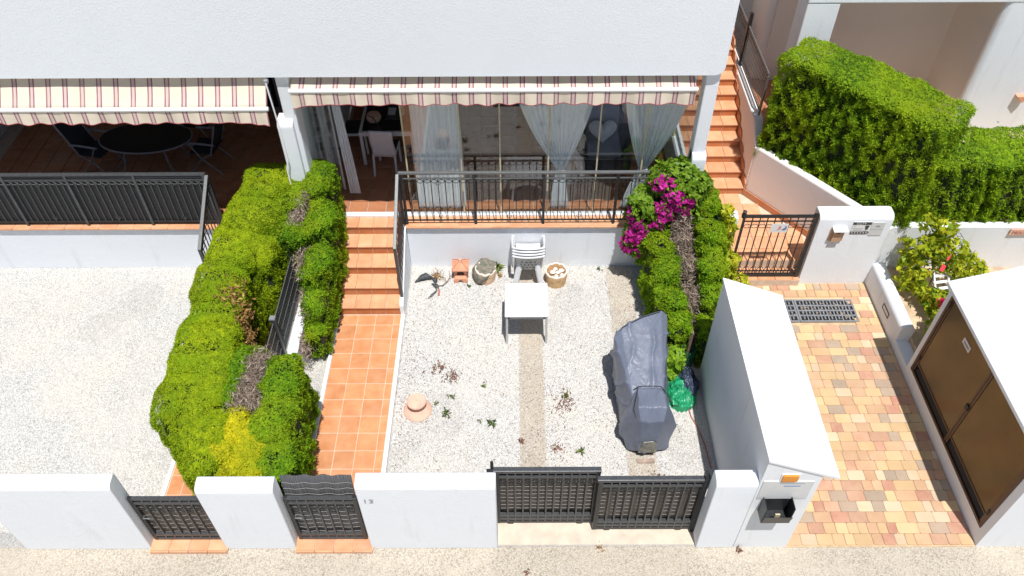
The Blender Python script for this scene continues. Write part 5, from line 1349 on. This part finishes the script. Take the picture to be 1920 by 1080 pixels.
# hedge on the stair side
hr = thing('cypress_hedge', 'tall green cypress hedge beside the middle terracotta stairs', 'hedge', (-3.2, 9.6, 0))
LB = [L(-3.24, 10.45, 1.45, .27, .40, .80, .24), L(-3.20, 9.85, 1.18, .27, .45, .76, .24), L(-3.20, 9.25, .88, .25, .45, .66, .22), L(-3.20, 8.75, .62, .20, .38, .5, .18), L(-3.17, 8.42, .42, .15, .25, .34, .14),
      L(-3.62, 10.15, 1.45, .30, .38, .66, .24), L(-3.62, 9.62, 1.26, .26, .34, .62, .22)]
foliage(hr, 'foliage', LB, 5000, .042, 'cyp', .055, 5.5, .36, .55, .6, .06, mult=4, gaps=.6, side_depth=.09)
core_mesh('dark_core', LB, .88, 'core', hr); stems(hr, [(-3.3, 8.8, .6), (-3.3, 9.5, 1.0), (-3.3, 10.2, 1.4)])
twig_cloud(hr, 'dead_twigs', [(-3.44, 10.1, 2.0, .10, .30, .10), (-3.52, 9.75, 1.85, .12, .22, .10), (-3.40, 9.2, 1.42, .11, .35, .18), (-3.36, 8.75, .95, .10, .35, .2), (-3.36, 8.3, .45, .09, .35, .2)], 4200, .11)
# front clumps
hf = thing('cypress_shrub', 'green cone shaped cypress behind the short street wall', 'shrub', (-3.3, 6.2, 0))
LC = [L(-3.24, 6.75, .92, .27, .42, .76, .24), L(-3.26, 6.20, .82, .33, .50, .74, .28), L(-3.22, 5.65, .72, .34, .42, .70, .28), L(-3.26, 7.05, .80, .22, .25, .62, .2)]
foliage(hf, 'foliage', LC, 5000, .042, 'cyp', .05, 5.2, .36, .55, .6, .06, mult=4, gaps=.6, side_depth=.09)
core_mesh('dark_core', LC, .9, 'core', hf); stems(hf, [(-3.3, 6.2, .9)])
hd = thing('cypress_shrub', 'green cypress clump with bare grey twigs between hedge and cone', 'shrub', (-3.8, 6.8, 0))
LD = [L(-3.90, 7.02, .92, .17, .30, .70, .16), L(-3.92, 6.60, .88, .14, .30, .68, .13), L(-3.74, 7.25, .8, .18, .18, .68, .15)]
foliage(hd, 'foliage', LD, 5000, .042, 'cyp', .04, 6, .36, .55, .6, .06, mult=4, gaps=.6, side_depth=.08)
core_mesh('dark_core', LD, .88, 'core', hd); stems(hd, [(-3.8, 6.8, .9)])
twig_cloud(hd, 'dead_twigs', [(-3.62, 7.02, 1.50, .20, .20, .12), (-3.62, 6.70, 1.50, .17, .22, .12), (-3.66, 6.38, 1.50, .20, .20, .11)], 6500, .10)
he = thing('golden_cypress', 'lime yellow golden cypress behind the short street wall', 'shrub', (-3.7, 5.7, 0))
LE = [L(-3.62, 5.62, .72, .30, .42, .72, .24), L(-3.74, 6.02, .80, .22, .32, .74, .2), L(-3.52, 5.85, .76, .25, .35, .72, .2), L(-3.84, 5.76, .78, .20, .32, .74, .16), L(-3.42, 5.55, .70, .18, .30, .72, .15)]
foliage(he, 'foliage', LE, 4600, .046, 'cyp_lime', .05, 6, .38, .5, .65, .06, mult=4, gaps=.5, side_depth=.08)
core_mesh('dark_core', LE, .88, 'core', he); stems(he, [(-3.7, 5.7, .8)])

# bougainvillea and cypress at the right of the yard
bo = thing('bougainvillea', 'bougainvillea bush with magenta flowers at the right terrace corner', 'bush', (2.5, 10.2, 0))
LG = [L(2.66, 10.32, 1.92, .44, .36, .46, .3), L(2.30, 10.20, 1.50, .38, .30, .46, .26), L(2.16, 10.16, 1.05, .26, .24, .42, .22), L(2.95, 10.30, 1.75, .28, .32, .5, .26), L(2.30, 10.1, .75, .2, .2, .3, .18)]
foliage(bo, 'leaves', LG, 620, .105, 'leaf', .07, 7, .55, .5, .7, .12)
core_mesh('dark_core', LG, .72, 'core', bo); stems(bo, [(2.5, 10.3, 1.4), (2.35, 10.25, 1.0)])
P, G = sample_lumps(LG, 650, .07, 7)
def blob(P, spots): 
    k = np.zeros(len(P), bool)
    for x, y, z, r in spots: k |= (np.linalg.norm((P-np.array((x, y, z)))*np.array((1, .75, 1)), axis=1) < r*rng.uniform(.5, 1.4, len(P)))
    return k
spots = []
for x, y, z, r, n_ in ((2.02, 9.93, 1.42, .20, 9), (2.05, 9.92, 1.20, .18, 8), (2.12, 9.88, .92, .20, 9), (2.42, 9.95, 1.80, .20, 8), (2.40, 9.93, 1.58, .18, 6), (2.70, 9.98, 2.05, .22, 6), (2.85, 10.0, 1.82, .18, 5), (2.45, 10.05, 2.28, .2, 3)):
    for _ in range(n_): spots.append((x+random.gauss(0, r*.55), y+random.gauss(0, .12), z+random.gauss(0, r*.55), random.uniform(.06, .12)))
k = blob(P, spots)
scatter_part(bo, 'flowers', P[k]+G[k]*.03, G[k], .075, 'magenta', .75, .3, .7)['kind'] = 'stuff'
cr = thing('cypress_hedge', 'bright green cypress hedge leaning toward the iron gate', 'hedge', (3.2, 9.6, 0))
LH = [L(3.24, 10.22, 1.22, .22, .32, .62, .2), L(3.24, 9.72, 1.0, .24, .36, .66, .22), L(3.20, 9.18, .86, .24, .36, .62, .2), L(3.18, 8.72, .68, .2, .3, .52, .18), L(3.05, 8.3, .45, .16, .28, .42, .15)]
foliage(cr, 'foliage', LH, 4600, .046, 'cyp', .06, 6, .34, .6, .6, .07, mult=4, gaps=.6, side_depth=.10)
core_mesh('dark_core', LH, .85, 'core', cr); stems(cr, [(3.2, 9.8, 1.2), (3.15, 9.0, .9)])
cl_ = thing('cypress_hedge', 'ragged cypress hedge between the bougainvillea and covered scooter', 'hedge', (2.5, 9.2, 0))
LK = [L(2.42, 9.72, .72, .24, .30, .66, .2), L(2.48, 9.25, .66, .26, .30, .58, .2), L(2.50, 8.78, .56, .26, .28, .52, .2), L(2.62, 8.42, .46, .24, .22, .42, .18), L(2.70, 9.0, .40, .2, .5, .38, .16)]
foliage(cl_, 'foliage', LK, 4600, .048, 'cyp', .07, 6, .34, .65, .65, .08, mult=4, gaps=.6, side_depth=.10)
core_mesh('dark_core', LK, .85, 'core', cl_); stems(cl_, [(2.5, 9.4, .9), (2.55, 8.7, .6)])
twig_cloud(cl_, 'dead_twigs', [(2.78, 10.0, 1.5, .14, .15, .25), (2.80, 9.75, 1.25, .18, .25, .22), (2.88, 9.35, 1.05, .18, .25, .22), (2.92, 8.9, .85, .17, .28, .2), (2.85, 8.5, .55, .15, .25, .2)], 6500, .12)
lp = thing('leafy_plant', 'small broad leaved plant beside the green mesh guard', 'plant', (2.52, 8.0, 0))
LP = [L(2.53, 7.98, .26, .15, .17, .26, .13), L(2.46, 7.82, .14, .1, .1, .14, .09)]
foliage(lp, 'leaves', LP, 600, .10, 'leaf_light', .03, 7, .7, .4, .6, .05); stems(lp, [(2.53, 7.98, .3)], .01)
lg = thing('lime_shrub', 'yellow green shrub climbing by the left gate post', 'shrub', (3.7, 9.8, 0))
LM = [L(3.58, 9.92, 1.05, .10, .14, .55, .1), L(3.66, 9.72, .55, .16, .16, .42, .14), L(3.86, 9.70, .28, .20, .14, .20, .12), L(3.50, 9.9, 1.55, .09, .12, .28, .08)]
foliage(lg, 'leaves', LM, 800, .085, 'limeleaf', .05, 9, .5, .4, .7, .1); stems(lg, [(3.62, 9.85, 1.3), (3.7, 9.75, .5)], .012)

# big hedges of the right-hand neighbour
ang = math.atan2(10.25-12.2, 6.6-4.65)
def slab(s, t, z, hs, ht, hz, r): 
    ux, uy = math.cos(ang), math.sin(ang); nx_, ny_ = -uy, ux
    t -= .22
    return L(4.65+ux*s+nx_*t, 12.2+uy*s+ny_*t, z, hs, ht, hz, r, ang)
hb = thing('cypress_hedge', 'big dark clipped hedge slab above the diagonal wall', 'hedge', (5.8, 11.5, 1.2))
LQ = [slab(.50, .48, 2.30, .58, .48, 1.06, .10), slab(1.15, .50, 2.29, .55, .50, 1.05, .10), slab(1.80, .50, 2.27, .52, .50, 1.03, .10), slab(2.42, .50, 2.25, .52, .50, 1.03, .11), slab(.22, .36, 1.8, .26, .3, .6, .16)]
foliage(hb, 'foliage', LQ, 5600, .042, 'cyp_dark', .045, 5.2, .36, .5, .6, .08, zmin=1.1, mult=5, gaps=.7, side_depth=.11)
core_mesh('dark_core', LQ, .86, 'core', hb)
for s in (.3, 1.1, 1.9): 
    p = slab(s, .45, 0, 1, 1, 1, .1)[0]; ob('stem', MB().tube([(p[0], p[1], 1.15), (p[0], p[1], 2.4)], [.04, .02], 6), 'bark', hb)
hc = thing('cypress_hedge', 'lower bright hedge on the white wall at the right edge', 'hedge', (8.8, 10.6, 1.2))
LR = [L(7.35, 10.72, 1.82, .62, .54, .68, .10), L(8.35, 10.72, 1.82, .62, .54, .68, .10), L(9.35, 10.72, 1.84, .62, .54, .68, .10), L(10.3, 10.72, 1.84, .6, .54, .68, .10)]
foliage(hc, 'foliage', LR, 5600, .042, 'cyp_dark', .04, 5.2, .36, .5, .6, .08, zmin=1.1, mult=4, gaps=.55, side_depth=.10)
core_mesh('dark_core', LR, .86, 'core', hc)
for x in (7.4, 8.4, 9.4): ob('stem', MB().tube([(x, 10.62, 1.15), (x, 10.62, 2.0)], [.04, .02], 6), 'bark', hc)
# vine, trellis and flowers of the planting bed
vn = thing('lime_shrub', 'yellow green leafy shrub in the bed behind the low wall', 'shrub', (7.0, 9.5, .3))
LV = [L(6.90, 9.66, 1.50, .22, .18, .30, .16), L(6.70, 9.60, 1.10, .24, .2, .3, .16), L(6.72, 9.45, .70, .2, .2, .25, .15), L(7.18, 9.55, 1.12, .30, .2, .25, .16), L(7.55, 9.45, .88, .28, .18, .22, .15), L(7.72, 9.35, .66, .25, .15, .2, .13), L(6.85, 9.25, .55, .12, .2, .16, .1)]
foliage(vn, 'leaves', LV, 330, .10, 'limeleaf', .10, 8, .55, .4, .8, .16)
foliage(vn, 'inner_leaves', LV, 60, .10, 'leaf', .10, 8, .55, .2, .8, .30); stems(vn, [(6.9, 9.55, 1.3), (7.1, 9.5, 1.0), (7.3, 9.45, .9)], .014)
v2 = thing('flowering_plant', 'red flowering plant in the bed beside the cabinet roof', 'plant', (7.0, 8.6, .3))
LW = [L(6.98, 8.95, .62, .16, .16, .24, .13), L(6.92, 8.45, .60, .18, .24, .24, .15), L(6.75, 8.30, .45, .14, .2, .16, .12)]
foliage(v2, 'leaves', LW, 500, .085, 'limeleaf', .06, 8, .55, .4, .8, .12); foliage(v2, 'inner_leaves', LW, 300, .09, 'leaf', .06, 8, .55, .3, .8, .18); stems(v2, [(6.98, 8.9, .6), (6.9, 8.45, .6)], .01)
for (x, y, z) in ((6.92, 8.72, .86), (6.98, 8.62, .84)):
    Pq = np.array((x, y, z))+rng.normal(0, .035, (45, 3)); Gq = rng.normal(0, 1, (45, 3)); Gq /= np.linalg.norm(Gq, axis=1, keepdims=True)
    scatter_part(v2, 'flower', Pq, Gq, .07, 'redflower', .8, .3, .5)
tr_ = thing('garden_trellis', 'white slatted board leaning among the bed plants', 'trellis', (7.2, 9.3, .3))
for k in range(9): ob('slat', MB().bar((6.98+k*.012, 9.62-k*.075, 1.0-k*.075), (7.24+k*.012, 9.66-k*.075, 1.0-k*.075), .055, .012), 'white_metal', tr_)
for x in (7.0, 7.24): ob('rail', MB().bar((x, 9.66, 1.03), (x+.10, 9.0, .36), .03), 'white_metal', tr_)
for nm, x, y, z, a, lb in (('red_card', 7.10, 9.40, 1.22, .5, 'upper red and white card among the bed plants'), ('red_card', 7.02, 9.28, 1.08, -.4, 'lower red card above the white slatted board')):
    mb = MB().bar((x-.025*math.cos(a), y-.03, z-.03), (x+.025*math.cos(a), y+.03, z+.05), .06, .006); o = ob(nm, mb, 'red_paper'); tag(o, lb, 'card')
wf_ = thing('wire_trellis', 'thin black wire fence strip behind the bed shrub', 'fence', (7.6, 9.7, .3))
for k in range(2): ob('wire', MB().tube([(7.42+k*.08, 9.95, 1.25), (7.95+k*.08, 9.55, .62)], .005, 4), 'iron', wf_)
for q in np.linspace(0, 1, 14): ob('wire', MB().tube([(7.42+.53*q, 9.95-.4*q, 1.25-.63*q), (7.50+.53*q, 9.95-.4*q, 1.25-.63*q)], .004, 4), 'iron', wf_)

# ---------------------------------------------------------------- weeds in the gravel
def weed(label, x, y, r, h, n, m, size, ratio=.35, cat='weed'):
    q = rng.normal(0, .5, (n, 3)); P = np.stack([x+q[:, 0]*r, y+q[:, 1]*r, .02+np.abs(q[:, 2])*h], 1); G = np.stack([q[:, 0], q[:, 1], np.full(n, .5)], 1); G /= np.linalg.norm(G, axis=1, keepdims=True)
    v, f = kites(P, G, size, ratio, .2, .5, .0); v[:, 2] = np.maximum(v[:, 2], .012)
    o = np_mesh('weed', v, f, m, rng.uniform(0, 1, n), None, (x, y, 0)); tag(o, label, cat, 'weeds in the gravel', 'stuff' if (r > .08 or m != 'weedleaf') else None); return o
for x, y, r, h, n, m, s_, lb in (
    (-1.25, 8.09, .13, .05, 70, 'redweed', .05, 'reddish dry weed, upper of the pair left of the table'), (-1.02, 7.91, .13, .05, 80, 'redweed', .05, 'reddish dry weed, lower of the pair left of the table'),
    (-1.02, 7.51, .04, .05, 16, 'weedleaf', .06, 'small green weed right and above the pedestal'), (-1.25, 7.38, .035, .04, 14, 'weedleaf', .05, 'tiny green weed just right of the pedestal'),
    (-1.07, 7.19, .06, .06, 26, 'weedleaf', .07, 'larger green weed right of the pedestal'), (-.37, 6.99, .06, .05, 18, 'weedleaf', .09, 'star shaped green weed halfway to the sliding gate'),
    (-.54, 7.03, .04, .04, 12, 'weedleaf', .06, 'small weed left of the star shaped weed'), (-.5, 7.72, .04, .04, 10, 'weedleaf', .06, 'grey green weed in the middle of the gravel'),
    (.08, 6.68, .05, .03, 30, 'redweed', .05, 'brown dry tuft at the left edge of the concrete strip'), (.78, 7.40, .20, .05, 120, 'redweed', .05, 'wide brown dry weed right of the concrete strip'),
    (.80, 7.52, .05, .06, 18, 'weedleaf', .06, 'green weed above the wide brown weed'), (.99, 6.50, .05, .05, 16, 'weedleaf', .07, 'green weed near the front sliding gate leaf'),
    (.62, 6.55, .10, .03, 60, 'redweed', .045, 'brown dry leaves beside the concrete strip near the gate'), (-.30, 10.37, .07, .12, 34, 'weedleaf', .11, 'leafy weed at the wall between pot and chairs'),
    (-.82, 9.93, .03, .04, 12, 'weedleaf', .06, 'small weed in front of the terracotta lantern'), (-1.42, 10.18, .11, .05, 120, 'rusty', .05, 'orange brown dry tuft beside the black cloth'),
    (-.27, 10.2, .05, .05, 40, 'rusty', .05, 'dry yellow tuft right of the sandstone pot'), (2.0, 6.0, .14, .02, 70, 'redweed', .05, 'brown litter behind the front sliding gate leaf'),
    (1.15, 4.97, .06, .02, 24, 'rusty', .04, 'dry tuft on the street before the sliding gate'), (.15, 4.62, .05, .03, 14, 'redweed', .05, 'dead leaf on the street at the bottom edge'),
    (3.05, 4.93, .03, .05, 20, 'redweed', .06, 'dry sprig at the foot of the kiosk front'), (1.55, 10.35, .05, .05, 12, 'weedleaf', .06, 'tiny weed by the retaining wall left of bougainvillea'),
    (2.30, 9.2, .09, .05, 40, 'rusty', .05, 'dry leaves under the ragged cypress hedge')):
    weed(lb, x, y, r, h, n, m, s_)
# fine debris scattered over the gravel: specks of dry leaf and soil
n = 2300
P = np.stack([np.concatenate([rng.uniform(-1.85, 2.9, n), rng.normal(-1.75, .10, 350), rng.normal(.55, .16, 350), rng.uniform(-1.8, 2.4, 300)]),
              np.concatenate([rng.uniform(5.7, 10.4, n), rng.uniform(5.7, 9.4, 350), rng.uniform(5.7, 7.9, 350), rng.normal(5.85, .15, 300)]), np.full(n+1000, .026)], 1)
G = np.tile(np.array([[0, 0, 1.]]), (len(P), 1)); v, f = kites(P, G, .021, .5, -.6, .8, 0); v[:, 2] = np.clip(v[:, 2], .02, .034)
tag(np_mesh('leaf_litter', v, f, 'redweed', rng.uniform(0, 1, len(P))), 'specks of dry leaf litter over the middle gravel yard', 'litter', kind='stuff')
